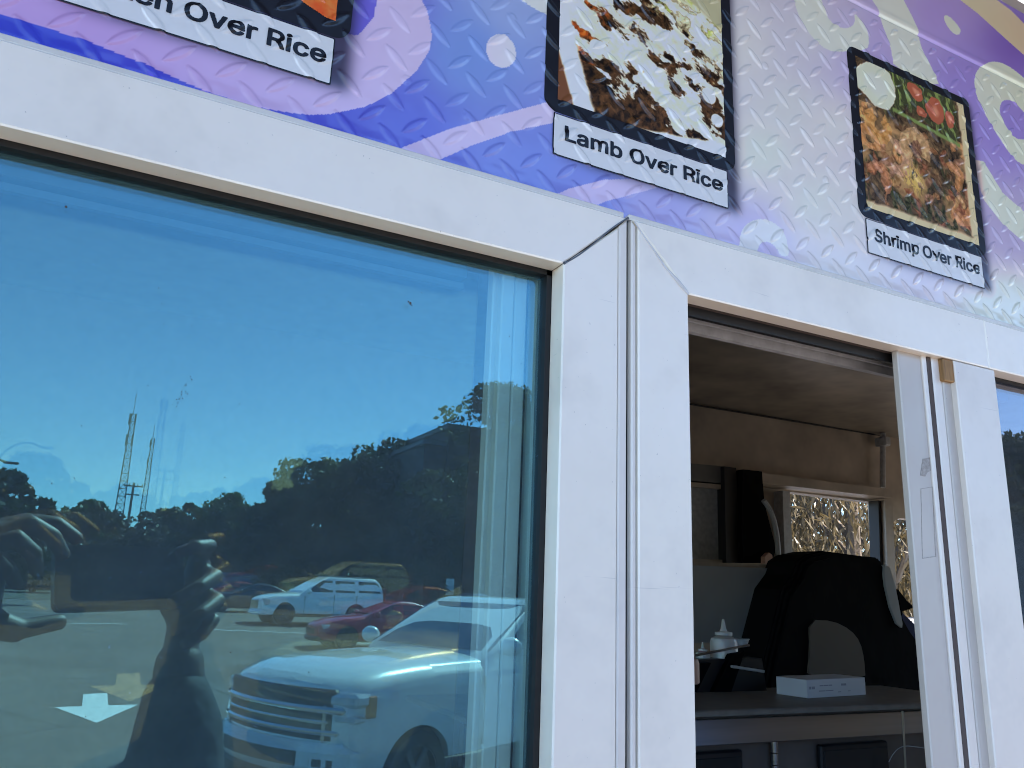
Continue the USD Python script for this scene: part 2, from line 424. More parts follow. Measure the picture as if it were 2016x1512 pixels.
shapes = [
    (Polygon([(-400, -400), (-400, -60), (0, 28), (60, 45), (180, 85), (300, 135), (400, 180), (500, 213), (600, 227), (650, 225), (720, 210), (770, 185), (820, 140), (845, 100), (850, 70), (843, 30), (830, 0), (800, -200), (720, -200), (742, 0), (735, 35), (705, 70), (600, 60), (300, -60), (0, -300)]).buffer(0), (150, 132, 208), (165, 166, 226), (200, 800)),
    (Polygon(z3((270, 1130), (700, 960), (1100, 850), (1420, 765), (1480, 800), (1480, 915), (1150, 985), (850, 1090), (550, 1225), (400, 1240))), (160, 160, 222), (168, 172, 228), (750, 1080)),
    (Polygon([(1060, 400), (1120, 372), (1188, 355), (1270, 352), (1328, 360), (1258, 380), (1190, 398), (1138, 420), (1090, 420)]), (160, 160, 222), (165, 168, 226), (1000, 1400)),
    (soft(z2((885, 1010), (890, 950), (910, 890), (960, 862), (1020, 868), (1075, 915), (1092, 1010), (1055, 1010), (1040, 975), (1010, 952), (975, 955), (955, 1010)), 1), (184, 190, 224), (188, 194, 224), (1440, 1560)),
    (soft(s6((225, -60), (250, 80), (330, 230), (430, 345), (540, 395), (640, 380), (780, 375), (800, 300), (770, 215), (700, 110), (682, 110), (690, 170), (650, 212), (580, 212), (510, 170), (455, 80), (430, -60)), 1), (206, 206, 216), (216, 208, 216), (1560, 1720)),
    (soft(s6((790, -40), (870, 80), (890, 180), (940, 300), (965, 400), (975, 500), (1330, 670), (1260, 500), (1195, 380), (1170, 300), (1165, 230), (1110, 110), (1030, -40)), 1), (216, 207, 218), (224, 208, 214), (1700, 1850)),
    (soft(s6((1350, 115), (1390, 118), (1450, 180), (1480, 228), (1462, 266), (1410, 242), (1360, 170)), 1), (226, 206, 212), (226, 206, 212), (0, 1)),
    (Polygon(s6((1400, -50), (1470, 0), (1600, 100), (1720, 210), (1830, 310), (1990, 450), (2100, 560), (2100, 300), (1950, 180), (1850, 80), (1740, 0), (1680, -50))), (228, 186, 184), (224, 172, 168), (1880, 2016)),
    (soft(s6((1575, 600), (1590, 540), (1625, 495), (1700, 458), (1780, 468), (1850, 505), (1950, 585), (2080, 720), (2150, 900), (2150, 1200), (2050, 1250), (1950, 1230), (1890, 1200), (1830, 1130), (1730, 980), (1650, 840), (1590, 710)), 1)
     .difference(soft(s6((1765, 800), (1785, 748), (1850, 745), (1910, 795), (1970, 870), (2000, 960), (1970, 1040), (1880, 1035), (1810, 940), (1770, 860)), 1)), (222, 206, 212), (226, 200, 202), (1900, 2016)),
    (Polygon([(1915, 315), (1935, 318), (1973, 380), (2016, 418), (2080, 460), (2080, 540), (2016, 478), (1973, 442), (1933, 390)]), (200, 194, 208), (206, 196, 208), (1900, 2016)),
    (affinity.rotate(affinity.scale(Point(986, 101).buffer(1, 32), 28, 34), -25), (176, 184, 230), (180, 190, 230), (950, 1010)),
    (Polygon([(1010, -20), (1023, 0), (1068, 27), (1078, 30), (1078, -20)]), (184, 196, 224), (184, 196, 224), (0, 1)),
]
LIGHT = np.array([.48, .61, .90])   # how bright white vinyl comes out: turns seen colours into base colours
to_alb = lambda c: np.clip(np.where(c / 255 < .04045, c / 255 / 12.92, ((c / 255 + .055) / 1.055) ** 2.4) / LIGHT, .004, .89)


def artwork(x, z):
    px, py = pix(np.stack([x, 0 * x, z], 1))
    w = 1.0 / ((px[:, None] - art_pts[None, :, 0]) ** 2 + (py[:, None] - art_pts[None, :, 1]) ** 2 + 900.0) ** 1.5
    col = (w / w.sum(1, keepdims=True)) @ art_pts[:, 2:]
    for poly, c0, c1, (a, b) in shapes:
        on = contains_xy(poly, px, py); t = np.clip((px[on] - a) / (b - a), 0, 1)[:, None]
        col[on] = np.array(c0) * (1 - t) + np.array(c1) * t
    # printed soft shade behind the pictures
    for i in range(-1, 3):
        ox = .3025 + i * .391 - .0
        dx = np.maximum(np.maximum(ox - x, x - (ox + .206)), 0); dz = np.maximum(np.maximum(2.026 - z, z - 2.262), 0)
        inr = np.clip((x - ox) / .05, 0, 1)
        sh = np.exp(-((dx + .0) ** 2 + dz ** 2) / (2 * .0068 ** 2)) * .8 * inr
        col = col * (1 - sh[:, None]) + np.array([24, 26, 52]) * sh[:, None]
    return to_alb(col)


def in_view(x, z):
    px, py = pix(np.stack([x, 0 * x, z], 1)); return (py > -170) & (px < 2260) & (px > -220)


Vw, Fw, xw, zw = drape(-.17, 1.17, 1.9735, 2.4660, .00095, 0.0, in_view)
grid_obj('tread_plate', Vw, Fw, m_print, truck, artwork(xw, zw), label='pressed tread plate under a purple and blue printed wrap')

# shell of the truck
X0, X1, ZF, ZC, YB = -2.6, 4.3, .62, 2.405, 1.90
m_roofp = M('white_roof', (.7, .7, .7), .4)
obj('side_panel', cat(bx(X0, X1, .006, .05, 1.976, 2.466), bx(X0, -.95, .006, .05, .25, 1.976), bx(X0, X1, .006, .05, .25, 1.03), bx(1.75, X1, .006, .05, 1.03, 1.976)), m_body, truck)
obj('roof', bevel_box(X0 - .03, X1 + .03, .0, YB + .12, 2.474, 2.52, .01), m_roofp, truck)
obj('ceiling', bx(X0, X1, .05, YB, ZC, ZC + .03), m_in_ceil, truck)
obj('floor', bx(X0, X1, .05, YB + .06, ZF - .05, ZF), m_floor, truck)
obj('rear_wall', minus(bx(X0 - .04, X0, .006, YB + .06, ZF - .05, 2.474), bx(X0 - .1, X0 + .1, .55, 1.45, ZF, 2.30)), m_in_wall, truck)
m_awn = M('dark_awning', (.03, .03, .034), .7)
aw = thing('awning', 'dark awning shading the top of the wrapped wall, its corner at the upper right', 'awning', ((X0 + X1) / 2, -.02, 2.50))
obj('canopy', loft([[(x, y, z) for x, y, z in ((sx, -.0022, 2.4675 - 2.50), (sx, -.80, 2.585 - 2.50), (sx, -.80, 2.61 - 2.50), (sx, -.0022, 2.525 - 2.50))] for sx in ((X0 - X1) / 2, (X1 - X0) / 2)]), m_awn, aw)
for sx in ((X0 - X1) / 2 + .15, (X1 - X0) / 2 - .15):
    obj('strut', tube([(sx, .01, -.62), (sx, -.62, .045)], .011, 8), m_inner, aw)
q1 = np.array([at(a, b, YB) for a, b in ((1553, 968), (1728, 988), (1745, 1260), (1560, 1260))])
q2 = np.array([at(a, b, YB) for a, b in ((1757, 1018), (1830, 1028), (1850, 1330), (1765, 1330))])
hx0, hx1, hz0, hz1 = q1[[0, 3], 0].mean(), q1[[1, 2], 0].mean(), q1[2, 2], q1[0, 2]
kx0, kx1, kz0, kz1 = q2[[0, 3], 0].mean(), q2[[1, 2], 0].mean() + .25, q2[2, 2] - .1, q2[0, 2]
wall = sbox(X0, ZF - .05, X1, ZC + .03).difference(sbox(hx0, hz0, hx1, hz1)).difference(sbox(kx0, kz0, kx1, kz1).buffer(-.09).buffer(.09))
obj('far_wall', prism_xz(wall, YB, YB + .05), m_in_wall, truck)
obj('front_wall', cat(bx(X1, X1 + .05, .05, YB + .05, ZF - .05, 1.35), bx(X1, X1 + .05, .05, YB + .05, 2.15, ZC + .03), bx(X1, X1 + .05, .05, .2, 1.35, 2.15), bx(X1, X1 + .05, YB - .15, YB + .05, 1.35, 2.15)), m_in_wall, truck)
obj('inner_lining', cat(bx(X0, X1, .052, .06, 2.0, ZC), bx(X0, X1, .052, .06, ZF, 1.0), bx(1.75, X1, .052, .06, 1.0, 2.0)), m_in_wall, truck)
# header ledge over the far window, pipe, post, trim
obj('header_ledge', pprism([(1494, 930), (1757, 964), (1757, 980), (1494, 950)], 1.80, .10), m_in_wall, truck)
obj('conduit', tube([at(1738, 840, 1.86), at(1738, 960, 1.86)], .012), m_inner, truck)
obj('conduit_box', bevel_box(*(lambda p: (p[0] - .018, p[0] + .018, 1.83, 1.89, p[2] - .02, p[2] + .02))(at(1738, 870, 1.86)), .005), m_inner, truck)
obj('window_post', pprism([(1541, 966), (1555, 968), (1568, 1262), (1550, 1262)], 1.85, .05), m_inner, truck)
obj('window_post', pprism([(1729, 985), (1741, 988), (1752, 1262), (1738, 1262)], 1.85, .05), m_in_dark, truck)
obj('window_post', pprism([(1742, 985), (1757, 990), (1770, 1262), (1753, 1262)], 1.83, .06), m_in_wall, truck)
obj('red_trim', pprism([(1718, 984), (1729, 987), (1739, 1262), (1727, 1262)], 1.955, .02), m_redtrim, truck)
obj('panel_joint', pprism([(1100, 752), (1340, 790.5), (1745, 857), (1745, 860), (1340, 793.5), (1100, 755)], 1.893, .006), m_in_dark, truck)
# things fixed on the far wall: cabinet side, notice frame, dark gaps
obj('cabinet_top', pprism([(1290, 906), (1425, 918), (1428, 952), (1290, 940)], 1.70, .18), M('grey_cabinet', (.17, .16, .14), .5, var=(8, .3)), truck)
obj('notice_board', pprism([(1290, 945), (1429, 957), (1433, 1110), (1290, 1104)], 1.72, .02), m_paper, truck)
obj('notice_frame', prism_xz(Polygon(np.array([at(a, b, 1.70) for a, b in ((1290, 943), (1430, 955), (1434, 1110), (1290, 1106))])[:, [0, 2]]).difference(Polygon(np.array([at(a, b, 1.70) for a, b in ((1290, 952), (1422, 963), (1426, 1102), (1290, 1098))])[:, [0, 2]])), 1.70, 1.72), m_in_wall, truck)
obj('dark_locker', pprism([(1426, 918), (1449, 921), (1460, 1108), (1430, 1108)], 1.68, .2), m_black2, truck)
obj('pale_stile', pprism([(1449, 921), (1464, 924), (1468, 1050), (1462, 1065), (1452, 1065)], 1.70, .1), m_in_wall, truck)
obj('grey_shelf', pprism([(1290, 1103), (1551, 1113), (1552, 1122), (1290, 1113)], 1.45, .4), m_in_wall, truck)


# ---- menu pictures
def rrect(x0, z0, x1, z1, r): return sbox(x0, z0, x1, z1).buffer(-r).buffer(r, quad_segs=8)


def drape_poly(poly, step, lift):
    if poly.geom_type == 'MultiPolygon':
        r = [drape_poly(g, step, lift) for g in poly.geoms]; o = np.cumsum([0] + [len(a) for a, b in r])
        return np.vstack([a for a, b in r]), np.vstack([b + k for (a, b), k in zip(r, o)])
    from scipy.spatial import Delaunay
    x0, z0, x1, z1 = poly.bounds; seg = poly.segmentize(step * .7)
    bd = np.vstack([np.array(r.coords)[:-1] for r in (seg.exterior, *seg.interiors)])
    X, Z = np.meshgrid(np.arange(x0, x1, step), np.arange(z0, z1, step)); X, Z = X.ravel(), Z.ravel()
    k = contains_xy(poly.buffer(-step * .45), X, Z); P = np.vstack([bd, np.c_[X[k], Z[k]]]); P = np.unique(np.round(P, 7), axis=0)
    f = Delaunay(P).simplices; c = P[f].mean(1); f = f[contains_xy(poly, c[:, 0], c[:, 1])]
    m = trimesh.Trimesh(np.c_[P, 0 * P[:, 0]], f, process=False)
    if m.face_normals[:, 2].mean() < 0 or True:
        bad = m.face_normals[:, 2] < 0; f[bad] = f[bad][:, ::-1]; m = trimesh.Trimesh(np.c_[P, 0 * P[:, 0]], f, process=False)
    x, z = m.vertices[:, 0], m.vertices[:, 1]
    V = np.stack([x, -tread(x, z) - lift, z], 1); t = trimesh.Trimesh(V, m.faces, process=False)
    if t.face_normals[:, 1].mean() > 0: t.invert()
    return np.array(t.vertices), np.array(t.faces)


def N(u, v, s, seed, oct_=4): return meshkit.fbm(np.stack([u * s, v * s, 0 * u + .37], -1), oct_, seed)


def mixc(c, k, d): k = np.clip(k, 0, 1)[:, None]; return c * (1 - k) + np.asarray(d, float) * k


def lamb(u, v):          # u right, v up, both 0..1
    wx, wy = (N(u, v, 9, 1) - .5) * .12, (N(u, v, 9, 2) - .5) * .12
    n1, n2 = N(u + wx, v + wy, 26, 3, 4), N(u + wx, v + wy, 55, 4, 3)
    c = np.array([[52, 38, 26]]) + (n1[:, None] - .5) * np.array([[150, 110, 80]]) + (n2[:, None] - .5) * np.array([[130, 95, 62]])
    rice = np.clip((.27 - u + .25 * (v - .55) + (n1 - .5) * .5) * 8, 0, 1) * (v > .25)
    c = mixc(c, rice, (168, 84, 34)) + (rice * (n2 - .5))[:, None] * np.array([[190, 150, 80]])
    le = np.clip((u * .6 + v - 1.06 + (n1 - .5) * .5) * 8, 0, 1)
    c = mixc(c, le, (196, 206, 186)); c = mixc(c, le * np.clip((N(u, v, 8, 12) - .5) * 8, 0, 1), (158, 186, 98)); c = mixc(c, le * np.clip((n2 - .52) * 7, 0, 1), (226, 230, 222))
    p_, q_ = .89 * u - .45 * v, .45 * u + .89 * v
    w = v - (.60 - .45 * u)
    s = N(p_ + wx * .7, q_ * 1.9 + wy * .9, 8.5, 14, 5) + .05 * (N(p_, q_, 3.2, 15, 2) - .5)
    t = .428 + .9 * np.clip(-.13 - w, 0, 1) + .35 * np.clip(w - .38, 0, 1) + .25 * np.clip(.2 - u, 0, 1)
    k = np.clip((s - t) * 26, 0, 1); edge = np.clip((s - t + .035) * 20, 0, 1)
    c = mixc(c, edge * .55, (44, 30, 20))
    sauce = np.array([214, 219, 218]) + (n2[:, None] - .5) * 60 + (N(p_, q_ * 2, 14, 16)[:, None] - .5) * 110
    c = c * (1 - k[:, None]) + np.clip(sauce, 150, 236) * k[:, None]
    for (a, b, r) in ((.21, .36, .045), (.9, .33, .05), (.95, .20, .04), (.80, .18, .035)):
        c = mixc(c, np.clip((1 - ((u - a) ** 2 + (v - b) ** 2) / r ** 2) * 5, 0, 1), (224, 228, 226))
    plate = np.clip((.035 + .30 * np.clip(.66 - v, 0, 1) ** 1.3 - u + .02 * (n1 - .5)) * 60, 0, 1) * np.clip((.62 - v) * 12, 0, 1)
    tip = np.clip((.075 * np.clip((u - .45) / .5, 0, 1) - v + .012 * (n1 - .5)) * 90, 0, 1) * (u > .45)
    c = mixc(c, np.maximum(plate, tip), (226, 228, 230))
    c = mixc(c, np.clip((.115 - u * 1.3 - v * .42) * 70, 0, 1), (96, 66, 50))
    c = mixc(c, np.clip((u * .5 + v - 1.25) * 40, 0, 1), (150, 160, 148))
    return c


def shrimp(u, v):
    wx, wy = (N(u, v, 8, 21) - .5) * .10, (N(u, v, 8, 22) - .5) * .10
    a, b = u + wx, v + wy
    n1, n2 = N(a, b, 24, 23), N(a, b, 60, 24, 3)
    c = np.array([[70, 52, 34]]) + (n1[:, None] - .5) * np.array([[150, 120, 70]]) + (n2[:, None] - .5) * np.array([[110, 90, 60]])
    st = N(a * 3.0 + b, b * .8, 16, 25)
    c = mixc(c, np.clip((st - .54) * 9, 0, 1) * (v < .45), (44, 58, 22))
    c = mixc(c, np.clip((N(a, b, 5, 26) - .52) * 12, 0, 1) * .8 * (v < .7), (168, 122, 70))

    def ring(cx, cz, r0, r1, a0, a1, col, kx=1.0):
        dx, dz = (a - cx) * kx, b - cz; r = np.hypot(dx, dz); th = np.degrees(np.arctan2(dz, dx)) % 360
        on = (r > r0) & (r < r1) & (((th - a0) % 360) < ((a1 - a0) % 360 or 360))
        k = on * np.clip(1 - np.abs(r - (r0 + r1) / 2) / ((r1 - r0) / 2) * .4, 0, 1)
        cc = np.asarray(col, float) + (np.sin(th / 7.0)[:, None] * 14) + (n2[:, None] - .5) * 90
        c[on] = c[on] * (1 - k[on][:, None]) + cc[on] * k[on][:, None]
    R = np.random.default_rng(5)
    for _ in range(46):
        cx, cz, r1, a0 = R.uniform(.02, .95), R.uniform(.10, .64), R.uniform(.035, .085), R.uniform(0, 360)
        col = [(190, 118, 58), (170, 108, 84), (140, 84, 48), (196, 138, 66), (104, 66, 38), (60, 58, 28), (150, 70, 40)][R.integers(7)]
        ring(cx, cz, r1 * .35, r1, a0, (a0 + R.uniform(170, 320)) % 360, np.array(col) * R.uniform(.75, 1.1), R.uniform(.7, 1.4))
    ring(.16, .58, .03, .12, 120, 60, (204, 132, 46)); ring(.30, .40, .035, .12, 230, 100, (186, 130, 104), .8); ring(.47, .52, .05, .14, 330, 250, (190, 146, 96)); ring(.48, .53, .0, .05, 0, 359, (110, 64, 50))
    ring(.82, .42, .03, .11, 280, 120, (186, 112, 50)); ring(.13, .22, .03, .11, 300, 170, (186, 104, 60)); ring(.86, .20, .03, .11, 200, 30, (196, 118, 60))
    for cx in (.28, .40, .52, .66, .76): ring(cx, .11 + .02 * math.sin(cx * 40), .02, .075, 180 * (cx > .5), 180 * (cx > .5) + 230, (40, 52, 22), 1.3)
    c *= (.72 + .56 * n1)[:, None]
    y = np.clip((.13 - np.hypot(a - .44, (b - .30) * 1.1)) * 16, 0, 1) * np.clip((N(a * 2, b, 30, 27) - .44) * 12, 0, 1)
    c = mixc(c, y * .85, (206, 178, 62))
    g = np.clip((b - .69 + .05 * np.sin(a * 9) + .3 * (n1 - .5)) * 14, 0, 1) * np.clip((u - .2) * 12, 0, 1) * np.clip((.93 - u) * 20, 0, 1)
    c = mixc(c, g, (42, 60, 32)); c = mixc(c, g * np.clip((st - .52) * 10, 0, 1), (104, 150, 62))
    for cx, cz, rx, rz in ((.52, .93, .07, .06), (.70, .86, .09, .09), (.56, .80, .05, .05), (.84, .84, .05, .06)):
        q = ((a - cx) / rx) ** 2 + ((b - cz) / rz) ** 2; c = mixc(c, np.clip((1 - q) * 6, 0, 1), (176, 66, 44)); c = mixc(c, np.clip((.25 - q) * 4, 0, 1) * .6, (226, 150, 130))
    q = ((a - .17) / .17) ** 2 + ((b - .86) / .15) ** 2
    c = mixc(c, np.clip((1.1 - q) * 10, 0, 1), (206, 204, 200)); c = mixc(c, np.clip((.45 - q) * 3, 0, 1) * .5, (232, 230, 226))
    q = np.abs(v - (.735 - .10 * (u - .3))) ; c = mixc(c, np.clip((.02 - q) * 80, 0, 1) * (u > .30) * (u < .92), (96, 146, 60))
    par = np.clip((.055 + .05 * (N(u, v, 6, 28) - .5) - v) * 50, 0, 1)
    par = np.maximum(par, np.clip((u - .925 + .05 * (N(u, v, 6, 29) - .5)) * 50, 0, 1))
    g_ = c.mean(1, keepdims=True); c = g_ + (c - g_) * .58; c = c * .95 + 10
    c = mixc(c, par, (190, 176, 158))
    return c


def chicken(u, v):
    n1, n2 = N(u, v, 12, 31), N(u, v, 40, 32)
    c = np.array([[198, 92, 52]]) + (n1[:, None] - .5) * np.array([[110, 120, 60]]) + (n2[:, None] - .5) * 50
    c = mixc(c, np.clip((N(u, v, 7, 33) - .5) * 9, 0, 1), (222, 150, 52)); c = mixc(c, np.clip((N(u, v, 9, 34) - .60) * 12, 0, 1), (90, 40, 24))
    return c


def text_polys(text, height):
    m = meshkit.text_mesh(text, height, .002, bold=True)
    top = m.faces[(m.face_normals[:, 2] > .9)]
    return unary_union([Polygon(m.vertices[t][:, :2]) for t in top]).buffer(.00022)


for i, (text, art, lab) in enumerate((('Chicken Over Rice', chicken, 'printed picture of chicken with its caption reading Chicken Over Rice'), ('Lamb Over Rice', lamb, 'printed picture of lamb in white sauce captioned Lamb Over Rice'),
                                      ('Shrimp Over Rice', shrimp, 'printed picture of shrimp with greens captioned Shrimp Over Rice'))):
    ox = .3095 + (i - 1) * .391
    f0 = rrect(ox - .0135, 2.0610, ox + .2040, 2.2755, .013)
    V, F = drape_poly(f0, .0011, .00025)
    pic = grid_obj('menu_picture', V, F, m_black_vinyl, truck, label=lab)
    u0_, u1_, v0_, v1_ = ox, ox + .1915, 2.0740, 2.2645
    V, F, x, z = drape(u0_, u1_, v0_, v1_, .0006, .00060, in_view)
    if len(x):
        col = art((x - u0_) / (u1_ - u0_), (z - v0_) / (v1_ - v0_))
        if i == 0:
            keep = (z > 2.0740 + np.maximum(0, (u1_ - .004 - x)) * .35)[F].all(1); F = F[keep]
        grid_obj('photo', V, F, m_print, pic, to_alb(np.clip(col, 6, 235)))
    e = .0011
    V, F = drape_poly(rrect(ox - .0030 - e, 2.0200 - e, ox + .1920 + e, 2.0588 + e, .0012), .0009, .00062)
    grid_obj('caption_edge', V, F, m_black_vinyl, pic)
    V, F = drape_poly(rrect(ox - .0030, 2.0200, ox + .1920, 2.0588, .001), .0009, .00092)
    grid_obj('caption_strip', V, F, m_caption, pic)
    t = text_polys(text, .0138); b = t.bounds
    wd = .1785 if i else .194
    t = affinity.scale(t, wd / (b[2] - b[0]), 1.0, origin=(b[0], 0)); t = affinity.translate(t, (ox + .0075 if i else ox + .1875 - wd) - b[0], 2.0358)
    V, F = drape_poly(t, .0009, .00122)
    grid_obj('lettering', V, F, m_letter, pic)

# ---- window frames on the truck side. front faces at y = -.013, side panel at 0
YF = -.013


def rail(poly, y0=YF, y1=.006, b=.0012):
    """extruded frame bar whose front edges are eased"""
    p = Polygon(poly); inner = p.buffer(-b, join_style=2)
    return cat(prism_xz(p, y0 + b, y1), trimesh.convex.convex_hull(np.vstack([np.c_[np.array(p.exterior.coords)[:, 0], np.full(len(p.exterior.coords), y0 + b), np.array(p.exterior.coords)[:, 1]],
                                                                              np.c_[np.array(inner.exterior.coords)[:, 0], np.full(len(inner.exterior.coords), y0), np.array(inner.exterior.coords)[:, 1]]])))


ZT, ZI, ZS, ZB = 1.9720, 1.9150, 1.02, 1.08
trim = cat(bevel_box(-1.0, .3765, -.0075, .004, 1.9746, 1.9800, .001), bevel_box(.3815, 1.75, -.0075, .004, 1.9746, 1.9800, .001))
w1 = obj('service_window', cat(bx(-.95, .3770, .001, .03, 1.970, 1.9765), bx(.3762, .3818, -.006, .04, ZS, 1.974)), m_gasket, truck, label='left sliding window with a mirror like blue pane')
obj('cap_trim', trim, m_frame2, truck)
obj('head_rail', rail([(-.95, ZI), (.3124, ZI), (.3767, ZT), (-.95, ZT)]), m_frame, w1)
obj('jamb', rail([(.3130, ZS), (.3668, ZS), (.3668, 1.9608), (.3130, ZI - .0002)]), m_frame, w1)
obj('jamb_strip', rail([(.3682, ZS), (.3766, ZS), (.3766, 1.9712), (.3682, 1.9628)], YF + .001), m_frame2, w1)
obj('jamb_groove', bx(.3655, .3690, -.004, .004, ZS, 1.960), m_gasket, w1)
obj('jamb', rail([(-.95, ZS), (-.89, ZS), (-.89, ZI), (-.95, ZI)]), m_frame, w1)
obj('sill_rail', rail([(-.89, ZS), (.3130, ZS), (.3130, ZB), (-.89, ZB)]), m_frame, w1)
obj('frame_return', cat(bx(-.89, .3135, .0061, .0115, ZI + .0004, ZI + .012), bx(.3134, .3250, .0061, .0115, ZB, ZI)), m_brown, w1)
obj('gasket', cat(bx(-.89, .3135, .0065, .022, ZI - .0045, ZI + .0002), bx(.3082, .3132, .0065, .022, ZB, ZI)), m_gasket, w1)
obj('glass_pane', bx(-.90, .3105, GLASS, GLASS + .004, ZB - .01, ZI - .003), m_pane, w1)
# sliding sash standing behind it, slightly out of true
YS = lambda x, z: .048 - .015 * (x - .1) - .010 * (z - 1.6)
xs0, xs1, zs0, zs1 = -.90, .262, ZB, ZI - .002
sv = [(x, YS(x, z) + d, z) for d in (0, .003) for x, z in ((xs0, zs0), (xs1, zs0), (xs1, zs1), (xs0, zs1))]
obj('sash_rail', cat(bx(-.89, .2445, .028, .040, 1.9010, 1.918), bx(-.89, .2445, .034, .040, 1.8930, 1.8985)), m_groove, w1)
obj('rear_pane', trimesh.convex.convex_hull(np.array(sv)), m_pane_in, w1)


def stile(pa, pb, y, t, zlo=1.05, zhi=1.93):
    xa, xb = at(pa, 1300, y)[0], at(pb, 1300, y)[0]
    return bevel_box(xa, xb, y, y + t, zlo, zhi, .0012)


obj('sash_stile', stile(937, 954, .032, .012), m_frame2, w1)
obj('sash_stile', stile(957, 985, .024, .03), m_frame2, w1)
obj('sash_stile', stile(986.2, 1013, .026, .03), m_frame2, w1)
obj('sash_gap', stile(1012, 1040, .060, .01), m_brown, w1)
obj('sash_stile', stile(1038, 1051, .026, .02), m_frame2, w1)
obj('sash_gap', stile(1051, 1090, .045, .01), m_groove, w1)
obj('latch', bevel_box(at(1040, 1150, .05)[0] - .004, at(1040, 1150, .05)[0] + .004, .040, .05, at(1040, 1215, .05)[2], at(1040, 1140, .05)[2], .001), m_black2, w1)
obj('sealant', tube(curve([(.3130, YF - .0002, ZI), (.332, YF, 1.9300), (.350, YF - .0002, 1.9480), (.3768, YF, ZT)], 30), np.r_[.0014, np.full(28, .0007), .0012], 6), m_groove, w1)

w2 = obj('service_window', cat(bx(.3808, 1.0, .001, .03, 1.970, 1.9765), bx(.3855, .3885, -.004, .004, ZS, 1.960)), m_gasket, truck, label='open serving window with a white frame')
XJ, XR = .4420, .8430
obj('head_rail', rail([(XJ + .0005, ZI), (.8655, ZI), (.8655, ZT), (.3826, ZT)]), m_frame, w2)
obj('jamb_strip', rail([(.3812, ZS), (.3860, ZS), (.3860, 1.9670), (.3812, 1.9715)], YF + .001), m_frame2, w2)
obj('jamb', rail([(.3876, ZS), (XJ, ZS), (XJ, ZI - .0002), (.3876, 1.9668)]), m_frame, w2)
nz = (meshkit.noise(np.stack([np.linspace(0, 9, 40), np.zeros(40), np.zeros(40)], 1), 4) - .5)
bead = np.stack([np.linspace(.3840, .4425, 40) + nz * .002, np.full(40, YF - .0002), np.linspace(1.9705, 1.9145, 40) - .004 * np.sin(np.linspace(0, np.pi, 40))], 1)
obj('sealant', tube(bead, np.interp(np.linspace(0, 1, 40), [0, .3, .6, .9, 1], [.0007, .0006, .0009, .0016, .0010]) * (1 + nz * .5), 8), m_seal, w2)
obj('jamb_return', bx(XJ - .02, XJ - .0004, .0061, .04, ZS, ZI), m_frame2, w2)
obj('head_return', bx(XJ, .864, .0061, .012, ZI + .0004, ZI + .02), m_brown, w2)
obj('track', cat(bx(XJ, .90, .012, .017, 1.9060, 1.93)), m_gasket, w2)
obj('track', cat(bx(XJ, .99, .0172, .020, 1.9120, 1.93), bx(XJ, .99, .030, .0325, 1.9090, 1.93), bx(XJ, .99, .045, .052, 1.9050, 1.93)), m_inner, w2)
obj('sill_rail', rail([(XJ, ZS), (.8655, ZS), (.8655, ZB), (XJ, ZB)]), m_frame, w2)


def post(pa, pb, y, t, zhi=1.93, b=.0012):
    """upright bar: its front edge runs between the two places (at the height of the lintel) on the plane y"""
    xa, xb = at(pa, 800, y)[0], at(pb, 800, y)[0]
    return bevel_box(xa, xb, y, y + t, ZS, zhi, b)


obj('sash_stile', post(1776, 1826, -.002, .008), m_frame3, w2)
obj('sash_lip', post(1825, 1833, -.0045, .006), m_frame2, w2)
obj('weatherstrip', post(1833.5, 1842.5, -.0040, .01), m_brown, w2)
obj('track_upright', post(1843, 1859.5, -.0048, .015), m_frame2, w2)
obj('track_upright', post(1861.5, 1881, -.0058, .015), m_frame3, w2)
wx = at(1870, 740, .0145)
obj('wood_block', bevel_box(at(1858, 735, -.010)[0], at(1882, 735, -.010)[0], -.0105, .006, at(1870, 751, -.010)[2], ZI - .0006, .0008), m_wood, w2)

w3 = obj('service_window', cat(bx(1.0, 1.66, .001, .03, 1.970, 1.9765), bx(.8655, .8662, YF + .004, .0, ZI, ZT)), m_gasket, truck, label='closed window with a lilac pane at the right')
obj('head_rail', rail([(.8661, ZI), (1.75, ZI), (1.75, ZT), (.8661, ZT)]), m_frame, w3)
xm0 = at(1888, 790, YF)[0]; xm1 = at(1966, 790, YF)[0]
obj('mullion', rail([(xm0, ZS), (xm1, ZS), (xm1, ZI - .0008), (xm0, ZI - .0008)], YF + .0005), m_frame2, w3)
obj('mullion_return', bx(xm0 + .0090, xm1 - .0004, .0061, .0113, ZS, ZI - .001), m_frame2, w3)
obj('glass_pane', bx(xm1 - .005, 1.70, GLASS, GLASS + .004, ZS, ZI + .005), m_pane_r, w3)
obj('gasket', bx(xm1, 1.70, .0065, .0118, ZI - .0025, ZI + .002), m_gasket, w3)
rs_ = np.random.default_rng(3)
sp = [(808, 597, 2.6), (804, 594, 1.6), (811, 601, 1.2), (130, 407, 1.8), (1003, 662, 1.0)] + [(345 + 38 * t + rs_.normal() * 4, 800 - 62 * t + rs_.normal() * 6, rs_.uniform(.5, 1.1)) for t in rs_.uniform(0, 1, 16)] + [(rs_.uniform(20, 900), rs_.uniform(350, 1450), rs_.uniform(.4, .9)) for _ in range(40)]
obj('dirt_specks', cat(*[trimesh.creation.icosphere(1, r_ * .00036).apply_scale([1, .25, 1.3]).apply_translation(at(a, b, GLASS - .0003)) for a, b, r_ in sp]), m_brown, w1)
